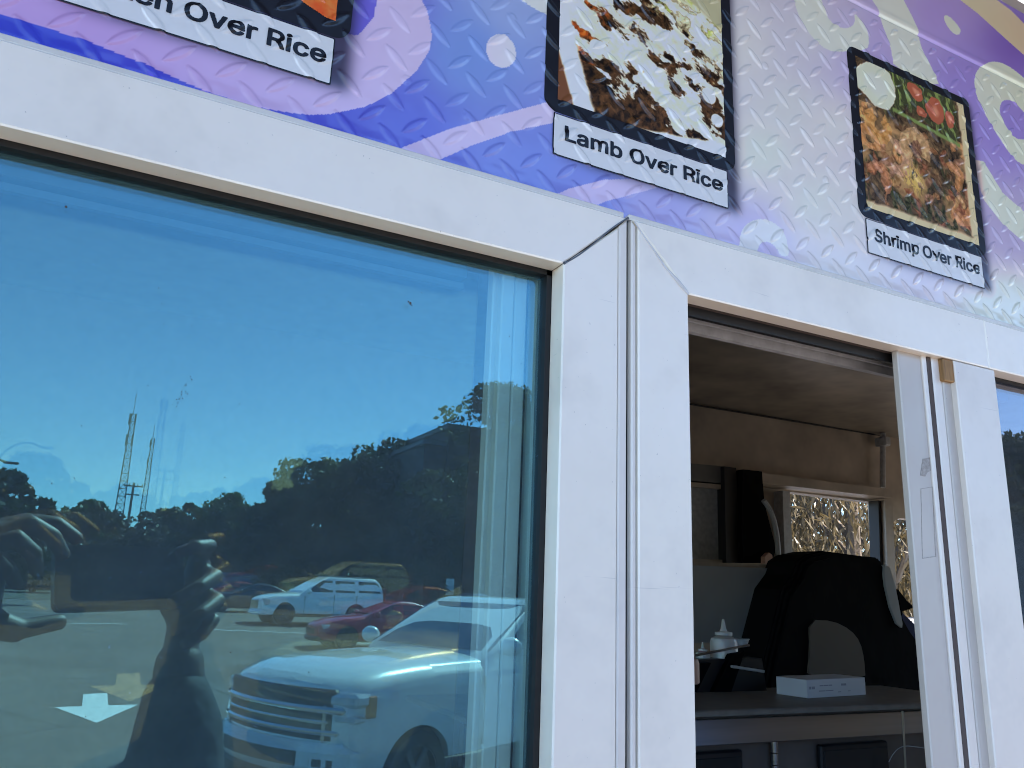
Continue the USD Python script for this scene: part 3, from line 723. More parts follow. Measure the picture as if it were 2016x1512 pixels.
# tape marks left on the sash
m_tape = M('tape_residue', (.36, .32, .28), .6, var=(300, .35))
for pts in (((1817, 903), (1834, 900), (1836, 925), (1826, 930), (1822, 938), (1812, 936)), ):
    obj('tape_mark', pprism(pts, -.0024, .0006), m_tape, w2)
for pts in (((1813, 962), (1836, 958), (1843, 1096), (1816, 1100)),):
    q = Polygon(np.array([at(a, b, -.0023) for a, b in pts])[:, [0, 2]]); obj('tape_mark', prism_xz(q.difference(q.buffer(-.0006)), -.0023, -.0018), m_tape, w2)
# ------------------------------------------------------------------ inside the truck
YC = .84
zc = at(1600, 1392, YC)[2]
cx0, cx1 = at(1250, 1392, YC)[0] - .35, at(1828, 1392, YC)[0] + .25
ctr = thing('steel_counter', 'steel counter with a pale worktop behind the open serving window', 'counter', (cx0, YC, ZF))
L = lambda m: (m.apply_translation([-cx0, -YC, -ZF]), m)[1]
obj('worktop', L(bevel_box(cx0, cx1, YC, YC + .34, zc - .012, zc, .003)), m_counter, ctr)
obj('front_band', L(trimesh.convex.convex_hull(np.array([(x, y, z) for x in (cx0, cx1) for y, z in ((YC - .006, zc - .064), (YC - .004, zc - .066), (YC + .028, zc - .066), (YC + .012, zc - .020), (YC + .028, zc - .020))]))), m_steel, ctr)
obj('cabinet_front', L(bx(cx0, cx1, YC + .03, YC + .05, ZF, zc - .0125)), M('cabinet_brown', (.16, .125, .10), .4, var=(7, .3)), ctr)
obj('hinge', L(cat(*[cyl(.0075, .022, c=(at(1524, 1470, YC + .02)[0], YC + .02, z)) for z in np.arange(zc - .2, zc - .075, .024)])), m_steel, ctr)
for pts in (((1352, 1482), (1460, 1482), (1460, 1600), (1352, 1600)), ((1612, 1466), (1745, 1466), (1760, 1600), (1614, 1600))):
    q = np.array([at(a, b, YC + .02) for a, b in pts])
    d = obj('oven_door', L(bevel_box(q[0, 0], q[1, 0], YC + .014, YC + .03, q[2, 2], q[0, 2], .004)), m_black2, ctr)
    obj('door_glass', L(bevel_box(q[0, 0] + .008, q[1, 0] - .006, YC + .0125, YC + .016, q[2, 2] + .01, q[0, 2] - .012, .001)), M('smoked_glass', (.02, .025, .028), .08), d)
p0, p1 = at(1777, 1400, YC - .03), at(1785, 1600, YC - .03)
s = thing('wooden_stick', 'thin bare wooden stick leaning against the dark cabinet', 'stick', p1)
obj('shaft', tube(np.array([p1, (p0 + p1) / 2 + [.002, 0, 0], p0]) - p1, [.0022, .0022, .0026], 8), m_stick, s)
wpts = curve([at(1750, 1500, YC - .02), at(1762, 1480, YC - .03), at(1800, 1470, YC - .02), at(1840, 1478, YC - .02), at(1870, 1500, YC - .02)], 24)
tag(obj('wire', tube(wpts, .0009, 6), m_hose), 'thin grey wire looping in front of the cabinet', 'wire')

# low dark equipment on the counter at the left
def onwall(name, label, category, pts, y, t, mat, part='body'):
    q = np.array([at(a, b, y) for a, b in pts]); o = np.array([q[:, 0].mean(), y + t / 2, q[:, 2].min()])
    x = thing(name, label, category, o); m = pprism(pts, y, t); m.apply_translation(-o); obj(part, m, mat, x); return x, o


lid, o = onwall('fridge_lid', 'grey slanted lid raised behind the counter', 'lid', ((1250, 1109), (1551, 1120), (1553, 1135), (1466, 1264), (1250, 1268)), 1.42, .03, m_grey_panel, 'panel')
m = pprism(((1552, 1124), (1560, 1300), (1500, 1362), (1400, 1362), (1470, 1262)), 1.40, .05); m.apply_translation(-o); obj('side_cheek', m, m_black2, lid)
m = pprism(((1540, 1120), (1556, 1120), (1480, 1262), (1464, 1266)), 1.405, .014); m.apply_translation(-o); obj('edge', m, m_in_dark, lid)
pan, o = onwall('sauce_tray', 'dark tray of sauces behind the left end of the counter', 'tray', ((1280, 1300), (1500, 1296), (1510, 1362), (1280, 1366)), 1.12, .05, m_black2, 'tray')
m = tube([at(1360, 1292, 1.10), at(1475, 1270, 1.10)], .003, 8); m.apply_translation(-o); obj('rim', m, m_steel, pan)
m = tube([at(1440, 1312, 1.09), at(1504, 1322, 1.09)], .0035, 8); m.apply_translation(-o); obj('rim', m, m_hose, pan)
for pts in (((1345, 1310), (1400, 1305), (1372, 1362), (1330, 1362)), ((1442, 1288), (1466, 1284), (1440, 1362), (1405, 1362))):
    m = pprism(pts, 1.105, .02); m.apply_translation(-o); obj('divider', m, m_black, pan)


def squeeze(name, label, px, pbot, ptop, y, mat=None):
    b, t = at(px, pbot, y), at(px, ptop, y); h = t[2] - b[2]
    x = thing(name, label, 'sauce bottle', b)
    pr = np.array([(0, 0), (.30, 0), (.33, .03), (.33, .50), (.30, .60), (.17, .66)]) * h * .95
    obj('bottle', trimesh.creation.revolve(np.vstack([pr, [(0, .66 * h * .95)]]), sections=28), mat or m_bottle, x, smooth=40)
    pr = np.array([(0, .64), (.20, .64), (.20, .71), (.09, .73), (.06, .80), (.025, 1.0), (0, 1.0)]) * h
    obj('nozzle_cap', trimesh.creation.revolve(pr, sections=24), m_bottle, x, smooth=40)
    return x


squeeze('squeeze_bottle', 'larger cream squeeze bottle standing in front of the grey lid', 1426, 1308, 1219, 1.16)
squeeze('squeeze_bottle', 'small white squeeze bottle left of the larger one', 1384, 1312, 1264, 1.16)
squeeze('sauce_jar', 'peach coloured jar half hidden behind the left window jamb', 1352, 1345, 1262, .80, m_peach)
c0 = at(1458, 1273, 1.15); x = thing('foil_tub', 'small pale tub beside the larger squeeze bottle', 'tub', c0)
obj('tub', trimesh.creation.revolve(np.array([(0, 0), (.016, 0), (.022, .018), (.024, .018), (.024, .020), (0, .020)]), sections=24), m_piping, x)
# white carton on the counter
cb = at(1640, 1352, 1.02); cb[2] = zc + .0005
cor = at(1633, 1350, 1.00)
bxm = bevel_box(-.118, 0, 0, .075, 0, .046, .001)
a_ = math.radians(-12)
x = thing('carton', 'small white printed carton lying on the pale worktop', 'box', (cor[0], cor[1] - .02, zc + .0006), math.radians(8))
w_, h_ = at(1702, 1330, 1.0)[0] - cor[0], .042
obj('carton_body', cat(bevel_box(-.115, w_ * 1.0, 0, .09, 0, h_, .0012)), m_card, x)
m_ink = M('grey_ink', (.36, .36, .40), .6)
for (a, b, c, d) in ((-.108, -.100, .020, .026), (-.097, -.086, .020, .026), (-.066, -.052, .026, .0285), (-.050, -.030, .026, .0285), (-.028, -.016, .026, .0285), (-.070, -.045, .014, .016), (-.043, -.012, .014, .016), (.022, .030, .025, .030), (.031, .043, .025, .030), (.008, .020, .010, .0115), (.05, .06, .011, .0125)):
    obj('print_mark', bx(a, min(b, w_ - .004), -.0006, -.0001, c, d), m_ink, x)
# high backed seat
ys = 1.28
seat_pts = ((1500, 1400), (1520, 1290), (1552, 1160), (1573, 1130), (1583, 1103), (1601, 1091), (1633, 1084), (1672, 1089), (1707, 1094), (1739, 1097), (1751, 1117), (1762, 1149), (1772, 1185), (1786, 1215), (1800, 1240), (1822, 1270), (1850, 1330), (1850, 1400))
q = np.array([at(a, b, ys) for a, b in seat_pts])[:, [0, 2]]
so = np.array([q[:, 0].mean(), ys + .08, ZF])
seat = thing('driver_seat', 'black high backed seat in front of the far window', 'seat', so)
S = lambda m: (m.apply_translation(-so), m)[1]
outer = Polygon(q).buffer(.018).buffer(-.018)
sh = cat(prism_xz(outer, ys + .03, ys + .15), trimesh.convex.convex_hull(np.zeros((4, 3)) + np.eye(4)[:, :3] * 1e-4) if False else None)
lay = [prism_xz(outer.buffer(-d), ys + .03 - a, ys + .032 - a + .012) for d, a in ((.004, .010), (.012, .020), (.024, .028))]
obj('backrest', S(cat(sh, *lay)), M('seat_fabric', (.0035, .0035, .004), .9, 0, .15, bump=(14, .6, .01)), seat)
obj('back_panel', S(pprism(soft(((1594, 1220), (1640, 1222), (1675, 1240), (1694, 1264), (1702, 1300), (1704, 1340), (1590, 1340), (1596, 1280)), 1).exterior.coords[:-1], ys - .004, .01)), m_tan, seat)
obj('piping', S(pprism(((1742, 1112), (1752, 1118), (1762, 1150), (1770, 1190), (1777, 1228), (1776, 1236), (1766, 1228), (1753, 1195), (1744, 1155), (1741, 1130)), ys - .006, .03)), m_piping, seat)
obj('side_wing', S(pprism(((1768, 1160), (1785, 1182), (1800, 1196), (1776, 1204), (1776, 1212)), ys + .02, .02)), m_black, seat)
obj('harness_strap', S(pprism(((1776, 1206), (1800, 1228), (1822, 1258), (1824, 1280), (1800, 1262), (1780, 1240)), ys + .035, .01)), m_blue_strap, seat)
obj('seat_pedestal', S(bevel_box(so[0] - .2, so[0] + .2, ys + .03, ys + .4, ZF, ZF + .45, .03)), m_black2, seat)
# gear hanging by the far wall: dark bag, hose
bag, o = onwall('hanging_bag', 'black bag hanging beside the far window', 'bag', ((1463, 924), (1500, 928), (1505, 990), (1528, 1080), (1520, 1108), (1466, 1108), (1460, 1060)), 1.66, .05, m_black, 'bag')
m = pprism(((1506, 1096), (1514, 1088), (1520, 1092), (1524, 1110), (1506, 1110)), 1.63, .02); m.apply_translation(-o); obj('tag', m, m_peach, bag)
hp = curve([at(1503, 985, 1.64), at(1516, 1005, 1.64), at(1526, 1035, 1.64), at(1531, 1075, 1.64), at(1532, 1108, 1.64)], 20)
tag(obj('hose', tube(hp, .0095, 10), m_hose), 'pale curved hose hanging next to the black bag', 'hose')

# ------------------------------------------------------------------ vehicles
m_tyre = M('tyre_rubber', (.02, .02, .021), .8)
m_rim = M('alloy', (.12, .12, .125), .35, .9)
m_cglass = M('car_glass', (.012, .016, .02), .03, 0, .6, coat=1.0)
m_chrome = M('chrome', (.75, .75, .76), .08, 1.0)
m_lamp = M('lamp_lens', (.45, .46, .48), .08, 0, .6, coat=1.0)
m_tail = M('tail_lens', (.25, .01, .012), .15, coat=1.0)
m_amber = M('amber_lens', (.45, .14, .03), .15, coat=1.0)
m_trim = M('dark_trim', (.02, .02, .022), .5)
paint = lambda n, c: M(n, c, .32, 0, .5, coat=1.0)
P_truck = paint('pearl_paint', (.60, .60, .60)); P_white = paint('white_paint', (.78, .78, .77)); P_red = paint('red_paint', (.42, .010, .018)); P_dark = paint('navy_paint', (.012, .015, .03)); P_red2 = paint('scarlet_paint', (.42, .02, .02))
P_blue = paint('blue_paint', (.02, .04, .10)); P_silver = paint('silver_paint', (.52, .53, .54))


def interp(x, tab): t = np.array(tab, float); return float(np.interp(x, t[:, 0], t[:, 1]))


def body_loft(xs_, top, half, zb, sh):
    rings = []
    for x in xs_:
        w, t, b, s_ = interp(x, half), interp(x, top), interp(x, zb), interp(x, sh)
        s_ = min(s_, t - .05)
        h = [(.0, b), (.80, b), (.96, b + .05), (.995, b + .18), (1.0, (b + s_) / 2 + .05), (.985, s_ - .03), (.955, s_ + .25 * (t - s_)), (.86, s_ + .72 * (t - s_)), (.62, t - .012), (.3, t + .008), (0, t + .012)]
        r = [(x, w * k, z) for k, z in h] + [(x, -w * k, z) for k, z in h[-2:0:-1]]
        rings.append(r)
    return loft(rings)


def rr_ring(x0, x1, w, r, z, n=7):
    P = []
    for cx, cy, a in ((x1 - r, w - r, 0), (x0 + r, w - r, 90), (x0 + r, -w + r, 180), (x1 - r, -w + r, 270)):
        for k in range(n):
            t = math.radians(a + 90 * k / (n - 1)); P.append((cx + r * math.cos(t), cy + r * math.sin(t), z))
    return P


class Cab:
    def __init__(s, lv): s.lv = np.array(lv, float)     # z, rear x, front x, half width
    def f(s, z, k): return np.interp(z, s.lv[:, 0], s.lv[:, k])
    def mesh(s):
        rings = [rr_ring(a, b, w, .10, z) for z, a, b, w in s.lv]
        z, a, b, w = s.lv[-1]; rings.append(rr_ring(a + .07, b - .07, w - .07, .10, z + .03)); rings.append(rr_ring(a + .3, b - .3, w - .3, .10, z + .045))
        return loft(rings)
    def side(s, poly, sg, d0=-.02, d1=.004):
        v, f = trimesh.creation.triangulate_polygon(Polygon(poly).buffer(.02, join_style=1).buffer(-.02).buffer(-.015).buffer(.015), engine='earcut')
        m = trimesh.creation.extrude_triangulation(v, f, 1.0); V = m.vertices.copy()
        y = s.f(V[:, 1], 3) + np.where(V[:, 2] > .5, d1, d0)
        m.vertices = np.stack([V[:, 0], sg * y, V[:, 1]], 1); m.fix_normals(); return m
    def end(s, w0, w1, z0, z1, k, d=.012):
        sg = 1 if k == 2 else -1
        n = 8; rows = []
        for z, w in ((z0, w0), (z1, w1)):
            xx = s.f(z, k) + sg * d; rows.append([(xx - sg * .018 * (abs(t) ** 6), t * w, z) for t in np.linspace(-1, 1, n)])
        bk = [[(p[0] - sg * .03, p[1], p[2]) for p in r] for r in rows]
        V = np.array(rows[0] + rows[1] + bk[0] + bk[1])
        return trimesh.convex.convex_hull(V)


def wheel(r, w, spokes=6):
    t = trimesh.creation.revolve(np.array([(r * .66, -w / 2), (r * .93, -w / 2), (r, -w * .33), (r, w * .33), (r * .93, w / 2), (r * .66, w / 2), (r * .66, -w / 2)]), sections=36)
    d = [trimesh.creation.revolve(np.array([(r * .60, -w * .3), (r * .68, -w * .46), (r * .69, w * .46), (r * .62, w * .46), (r * .60, -w * .3)]), sections=36), cyl(r * .17, w * .7, c=(0, 0, w * .08)), cyl(r * .62, .02, c=(0, 0, -w * .15))]
    for k in range(spokes):
        b = bevel_box(r * .1, r * .64, -r * .085, r * .085, w * .22, w * .42, .01); b.apply_transform(trimesh.transformations.rotation_matrix(2 * np.pi * k / spokes, [0, 0, 1])); d.append(b)
    R = trimesh.transformations.rotation_matrix(-np.pi / 2, [1, 0, 0])
    rim = cat(*d)
    for m in (t, rim): m.apply_transform(R)
    return t, rim


def bowed(m, sp):
    """rounds the nose in plan"""
    x0, x1, k = sp['bow']; m = m.copy(); v = m.vertices
    if v[:, 0].max() > x0 and np.ptp(v[:, 1]) > .05:
        v3, f3 = trimesh.remesh.subdivide_to_size(m.vertices, m.faces, .16, max_iter=12); m = trimesh.Trimesh(v3, f3, process=True); v = m.vertices.copy()
    else: v = v.copy()
    t = np.clip((v[:, 0] - x0) / (x1 - x0), 0, 1.15); v[:, 0] -= k * (np.abs(v[:, 1]) / sp['w']) ** 2.2 * t; m.vertices = v; return m


def make_car(name, label, category, sp, pmat, loc, rotz, group=None, scale=1.0):
    car = thing(name, label, category, loc, rotz, group, scale)
    sp.setdefault('bow', (sp['xs'][0] - .9, sp['xs'][0], .20))
    b = body_loft(sp['xs'], sp['top'], sp['half'], sp['zb'], sp['sh'])
    r = sp['r']; cuts = []
    for x in sp['axles']:
        for sg in (-1, 1):
            cuts.append(cyl(r * 1.15, .42, 'y', 32, (x, sg * (sp['w'] - .12), r * .95)))
    bm = bowed(minus(b, *cuts), sp)
    obj('body', bm, pmat, car, smooth=32)
    obj('arch_lining', cat(*[cyl(r * 1.12, .30, 'y', 28, (x, sg * (sp['w'] - .24), r * .98)) for x in sp['axles'] for sg in (-1, 1)]), m_trim, car)
    sp.setdefault('bow', (1, 2, 0)); cab = Cab(sp['cab']); obj('cabin', cab.mesh(), pmat, car, smooth=40)
    t, rim = wheel(r, .24)
    for x in sp['axles']:
        for sg in (-1, 1):
            T = trimesh.transformations.translation_matrix([x, sg * (sp['w'] - .125), r])
            if sg < 0: T = T @ trimesh.transformations.rotation_matrix(np.pi, [0, 0, 1])
            w = obj('wheel', t.copy().apply_transform(T), m_tyre, car, smooth=40); obj('rim', rim.copy().apply_transform(T), m_rim, w, smooth=30)
    for poly in sp['win']:
        for sg in (1, -1): obj('side_window', cab.side(poly, sg), m_cglass, car)
    obj('windscreen', cab.end(*sp['ws'], 2), m_cglass, car); obj('rear_window', cab.end(*sp['rw'], 1), m_cglass, car)
    seams = []
    for (x, z0, z1) in sp['seams']:
        for sg in (1, -1): seams.append(bx(x - .006, x + .006, min(sg * (sp['w'] - .06), sg * (interp(x, sp['half']) + .002)), max(sg * (sp['w'] - .06), sg * (interp(x, sp['half']) + .002)), z0, z1))
    obj('door_seam', cat(*seams), m_trim, car)
    for x, z in sp['handles']:
        for sg in (1, -1): obj('door_handle', bevel_box(x - .1, x + .1, sg * sp['w'] - .02, sg * sp['w'] + .018, z - .015, z + .015, .008), sp.get('hmat', pmat), car)
    for sg in (1, -1):
        mx, mz = sp['mirror']; y = sg * (sp['w'] - .08)
        mm = sph((0, 0, 0), 1, 2, (.09, .13, .095)); mm.apply_translation((mx, sg * (sp['w'] + .10), mz))
        obj('door_mirror', cat(mm, bevel_box(mx - .03, mx + .03, min(y, y + sg * .14), max(y, y + sg * .14), mz - .08, mz - .03, .01)), pmat, car, smooth=40)
    for nm, mt, bs in sp['boxes']:
        for bb in bs: obj(nm, bowed(bevel_box(*bb[:6], bb[6] if len(bb) > 6 else .015), sp), mt, car)
    return car


def both(x0, x1, y0, y1, z0, z1, b=.015): return [(x0, x1, y0, y1, z0, z1, b), (x0, x1, -y1, -y0, z0, z1, b)]


# pickup: front axle at the origin, 5.8 m long
PK = dict(bow=(.35, 1.0, .24), xs=[.99, .97, .93, .86, .74, .58, .4, .2, 0, -.2, -.6, -.95, -1.1, -1.4, -2.0, -2.6, -3.0, -3.1, -3.4, -4.2, -4.75, -4.82],
          top=[(-4.82, 1.40), (-3.1, 1.42), (-3.0, 1.40), (-1.1, 1.38), (-.95, 1.37), (-.5, 1.365), (0, 1.345), (.4, 1.315), (.6, 1.285), (.75, 1.25), (.86, 1.21), (.93, 1.165), (.97, 1.12), (.99, 1.06)],
          half=[(-4.82, .97), (-4.5, 1.0), (-.5, 1.0), (.4, 1.0), (.6, .995), (.8, .985), (.95, .965), (.99, .94)],
          zb=[(-4.82, .58), (-3, .5), (-.6, .44), (.6, .42), (.99, .42)], sh=[(-4.82, 1.30), (-1, 1.20), (0, 1.17), (.7, 1.10), (.99, .94)],
          r=.38, w=1.0, axles=(0, -3.68), cab=[(1.16, -3.0, -.80, .97), (1.40, -3.0, -.98, .955), (1.54, -2.98, -1.22, .90), (1.76, -2.9, -1.58, .815), (1.90, -2.8, -1.85, .75)],
          win=[[(-1.42, 1.42), (-1.92, 1.42), (-1.92, 1.82), (-1.86, 1.82), (-1.66, 1.72), (-1.42, 1.56)], [(-2.02, 1.42), (-2.72, 1.42), (-2.70, 1.76), (-2.62, 1.82), (-2.02, 1.82)]],
          ws=(.91, .76, 1.405, 1.87), rw=(.80, .68, 1.48, 1.84), seams=[(-.86, .55, 1.18), (-1.97, .55, 1.28), (-2.85, .6, 1.28)], handles=[(-1.72, 1.20), (-2.62, 1.21)], hmat=m_chrome,
          mirror=(-1.12, 1.46),
          boxes=[('grille', m_trim, [(.88, .995, -.80, .80, .70, 1.125, .02)]),
                 ('chrome_bar', m_chrome, [(.96, 1.03, -.90, .90, .93, .985, .02), (.96, 1.02, -.76, .76, .845, .875, .01), (.96, 1.03, -.86, .86, .755, .80, .015)] + both(.96, 1.02, .70, .735, .70, 1.0)),
                 ('headlight', m_lamp, both(.72, 1.0, .74, .995, .985, 1.10, .03)), ('headlight', m_lamp, both(.80, 1.0, .80, .985, .86, .925, .02)), ('side_marker', m_amber, both(.66, .80, .95, 1.004, .90, 1.08, .01)),
                 ('front_bumper', P_truck, [(.80, 1.10, -.985, .985, .44, .70, .07)]), ('bumper_intake', m_trim, [(1.05, 1.108, -.56, .56, .51, .63, .01)] + both(1.02, 1.10, .66, .90, .50, .60, .02)),
                 ('lower_valance', m_trim, [(.72, 1.05, -.90, .90, .30, .438, .03)]), ('tail_light', m_tail, both(-4.84, -4.78, .82, .96, .95, 1.25)), ('rear_bumper', m_chrome, [(-5.0, -4.75, -.95, .95, .5, .7, .03)])])
px_t, py_t, th_t = 2.80, 8.62, -2.7445
p = mir([px_t, py_t, 0]); p[2] = ground_z(p[1])
make_car('pickup_truck', 'large white pickup truck nearest the window, mirrored in the blue pane', 'pickup truck', PK, P_truck, p, -th_t, scale=1.1)

SUV = dict(xs=[2.58, 2.54, 2.45, 2.25, 1.9, 1.4, 1.1, .95, .6, -.5, -1.5, -2.2, -2.5, -2.6],
           top=[(-2.6, 1.12), (-2.5, 1.22), (.95, 1.20), (1.4, 1.19), (1.9, 1.14), (2.25, 1.07), (2.45, .99), (2.54, .93), (2.58, .88)], half=[(-2.6, .93), (-2.4, 1.0), (1.6, 1.01), (2.1, .99), (2.4, .92), (2.58, .80)],
           zb=[(-2.6, .42), (-2, .34), (2.2, .32), (2.58, .34)], sh=[(-2.6, 1.0), (1, 1.06), (2.0, .98), (2.58, .8)], r=.40, w=1.01, axles=(1.62, -1.33),
           cab=[(1.05, -2.56, 1.15, .97), (1.20, -2.56, 1.0, .95), (1.45, -2.50, .62, .88), (1.70, -2.38, .20, .79), (1.82, -2.25, -.06, .74)],
           win=[[(.72, 1.26), (-.30, 1.26), (-.30, 1.72), (.10, 1.72), (.42, 1.52)], [(-.42, 1.26), (-1.25, 1.26), (-1.25, 1.72), (-.42, 1.72)], [(-1.42, 1.28), (-2.38, 1.28), (-2.30, 1.60), (-2.2, 1.72), (-1.42, 1.72)]],
           ws=(.90, .72, 1.23, 1.79), rw=(.80, .66, 1.25, 1.76), seams=[(.85, .45, 1.10), (-.36, .45, 1.16), (-1.33, .8, 1.16)], handles=[(-.18, 1.08), (-1.12, 1.09)], mirror=(.72, 1.26),
           boxes=[('grille', m_chrome, [(2.42, 2.59, -.55, .55, .56, .90)]), ('headlight', m_lamp, both(2.28, 2.52, .60, .93, .70, .95, .04)), ('front_bumper', P_white, [(2.3, 2.66, -.88, .88, .34, .54, .06)]),
                  ('roof_rack', m_chrome, both(-2.0, -.2, .64, .68, 1.86, 1.90, .01)), ('tail_light', m_tail, both(-2.63, -2.5, .80, .96, .9, 1.5)), ('sill', m_trim, both(-1.0, 1.2, .94, 1.03, .30, .42))])
SED = dict(xs=[2.35, 2.31, 2.2, 1.95, 1.5, 1.0, .8, .4, -.6, -1.3, -1.8, -2.2, -2.38, -2.42],
           top=[(-2.42, .82), (-2.38, .95), (-2.2, 1.02), (-1.6, 1.05), (.8, .98), (1.0, .97), (1.5, .92), (1.95, .83), (2.2, .74), (2.31, .68), (2.35, .64)], half=[(-2.42, .76), (-2.2, .86), (-1.6, .91), (1.5, .91), (2.0, .86), (2.2, .80), (2.35, .66)],
           zb=[(-2.42, .36), (-1.8, .24), (1.9, .20), (2.35, .24)], sh=[(-2.42, .82), (-1, .88), (1, .82), (2.35, .58)], r=.325, w=.91, axles=(1.45, -1.33),
           cab=[(.86, -1.75, 1.02, .84), (1.0, -1.72, .82, .82), (1.15, -1.42, .48, .75), (1.30, -1.05, .08, .67), (1.38, -.80, -.16, .60)],
           win=[[(.55, 1.02), (-.25, 1.02), (-.25, 1.31), (.02, 1.31), (.28, 1.20)], [(-.33, 1.02), (-1.32, 1.02), (-1.16, 1.16), (-.88, 1.30), (-.33, 1.31)]],
           ws=(.79, .60, 1.01, 1.36), rw=(.70, .52, 1.04, 1.36), seams=[(.78, .35, .88), (-.29, .35, .94), (-1.15, .55, .92)], handles=[(-.12, .86), (-1.0, .88)], mirror=(.58, 1.02),
           boxes=[('grille', m_trim, [(2.2, 2.37, -.45, .45, .42, .58)]), ('headlight', m_lamp, both(2.02, 2.26, .52, .80, .56, .70, .03)), ('tail_light', m_tail, both(-2.44, -2.2, .58, .84, .74, .92, .03)),
                  ('front_bumper', m_trim, [(2.1, 2.40, -.70, .70, .22, .36, .05)])])


def park(px, py, yv, th):          # where the pane shows its middle
    q = vat(px, py, yv); q[2] = ground_z(q[1]); return q, -th


q, a = park(622, 1200, 33.6, math.pi + .10); make_car('suv', 'white SUV with roof rails parked across the lot, behind the red sedan', 'SUV', SUV, P_white, q, a)
q, a = park(758, 1200, 24.8, math.pi + .03); make_car('sedan', 'dark red sedan parked between the white SUV and the pickup', 'sedan', SED, P_red, q, a)
q, a = park(492, 1180, 43.0, math.pi - .05); make_car('sedan', 'dark navy sedan parked just behind the white SUV bonnet', 'sedan', SED, P_dark, q, a)
q, a = park(455, 1160, 49.0, math.pi); make_car('sedan', 'bright red sedan showing above the navy sedan', 'sedan', SED, P_red2, q, a)
q, a = park(425, 1145, 54.0, math.pi); make_car('suv', 'dark blue SUV furthest back at the edge of the lot', 'SUV', SUV, P_blue, q, a)
q, a = park(915, 1180, 36.0, math.pi + .05); make_car('sedan', 'silver sedan near the brick building, behind the pickup cab', 'sedan', SED, P_silver, q, a)
q, a = park(1012, 1150, 24.5, math.pi + .05); 
# white van seen through the far opening of the truck
van_at = at(1785, 1235, 7.5)
VN = dict(SUV); make_car('suv', 'white SUV parked behind the food truck, glimpsed past the seat', 'SUV', SUV, P_white, (van_at[0] + .6, 8.2, GZ), .3)

# ------------------------------------------------------------------ building, masts, poles
m_brick = usdkit.material(stage, '/World/Looks/dark_brick', {
    'tc': ('texture_coordinate', {}), 'mp': ('mapping', {'rotation': (1.5708, 0, 0)}), 'b': ('brick_texture', {'color1': (.055, .034, .034), 'color2': (.04, .028, .030), 'mortar': (.06, .055, .055), 'scale': 2.0, 'brick_width': .44, 'row_height': .15, 'mortar_size': .012}),
    'p': ('principled_bsdf', {'roughness': .85})}, [('tc.object', 'mp.vector'), ('mp.vector', 'b.vector'), ('b.color', 'p.base_color')], surface='p.BSDF')
m_coping = M('coping', (.07, .075, .085), .6)
YBL = 46.0
def bpt(px, py, y=YBL): return vat(px, py, y)
b0, b1, b2, b3 = bpt(836, 874), bpt(881, 845), bpt(932, 835), bpt(1400, 800)
bo = np.array([b0[0], b0[1] - 6, ground_z(b0[1])])
bld = thing('brick_building', 'dark brick building with a stepped flat roof beyond the trees', 'building', bo)
B = lambda *a: (lambda m: (m.apply_translation(-bo), m)[1])(bx(*a))
h0, h1 = b0[2], b1[2]
obj('wall', cat(B(b0[0], b1[0], b0[1] - 14, b0[1], bo[2] - .5, h0), B(b1[0], b3[0], b0[1] - 14, b0[1] + .25, bo[2] - .5, h1)), m_brick, bld)
obj('roof_coping', cat(B(b0[0] - .15, b1[0], b0[1] - 14.1, b0[1] + .15, h0, h0 + .3), B(b1[0] - .15, b3[0], b0[1] - 14.1, b0[1] + .4, h1, h1 + .3)), m_coping, bld)
m_bwin = M('office_glass', (.02, .025, .03), .05, 0, .6)
for fl in range(3):
    for k in range(7):
        x0 = b1[0] + 1.2 + k * 2.6; z0 = bo[2] + 1.0 + fl * 3.4
        w = obj('window', B(x0 - .08, x0 + 1.48, b0[1] + .22, b0[1] + .30, z0 - .08, z0 + 1.78), m_coping, bld)
        obj('pane', B(x0, x0 + 1.4, b0[1] + .28, b0[1] + .315, z0, z0 + 1.7), m_bwin, w)
m_galv = M('galvanised_steel', (.10, .105, .11), .7)


def lattice(name, label, px_top, py_top, px_base, yv, w0, w1, n):
    t = vat(px_top, py_top, yv); b = np.array([vat(px_base, 1120, yv)[0], t[1], ground_z(t[1])]); H = t[2] - b[2]
    x = thing(name, label, 'mast', b)
    legs = [(w0 * c, w0 * s_) for c, s_ in ((1, 0), (-.5, .87), (-.5, -.87))]; bars = []
    P = lambda k, f: np.array([legs[k][0] * (1 - f) + legs[k][0] / w0 * w1 * f, legs[k][1] * (1 - f) + legs[k][1] / w0 * w1 * f, H * f])
    for k in range(3): obj('leg', tube([P(k, 0), P(k, 1)], .10, 5), m_galv, x)
    for i in range(n):
        for k in range(3):
            bars += [tube([P(k, i / n), P((k + 1) % 3, (i + 1) / n)], .05, 4), tube([P(k, (i + 1) / n), P((k + 1) % 3, (i + 1) / n)], .05, 4)]
    obj('bracing', cat(*bars), m_galv, x)
    obj('antenna', cat(tube([(0, 0, H), (0, 0, H + 4)], .06, 5), *[bx(-.15 + dx, .15 + dx, w1, w1 + .2, H * f, H * f + 2.2) for f in (.93, .80) for dx in (-.5, .5)]), m_galv, x)


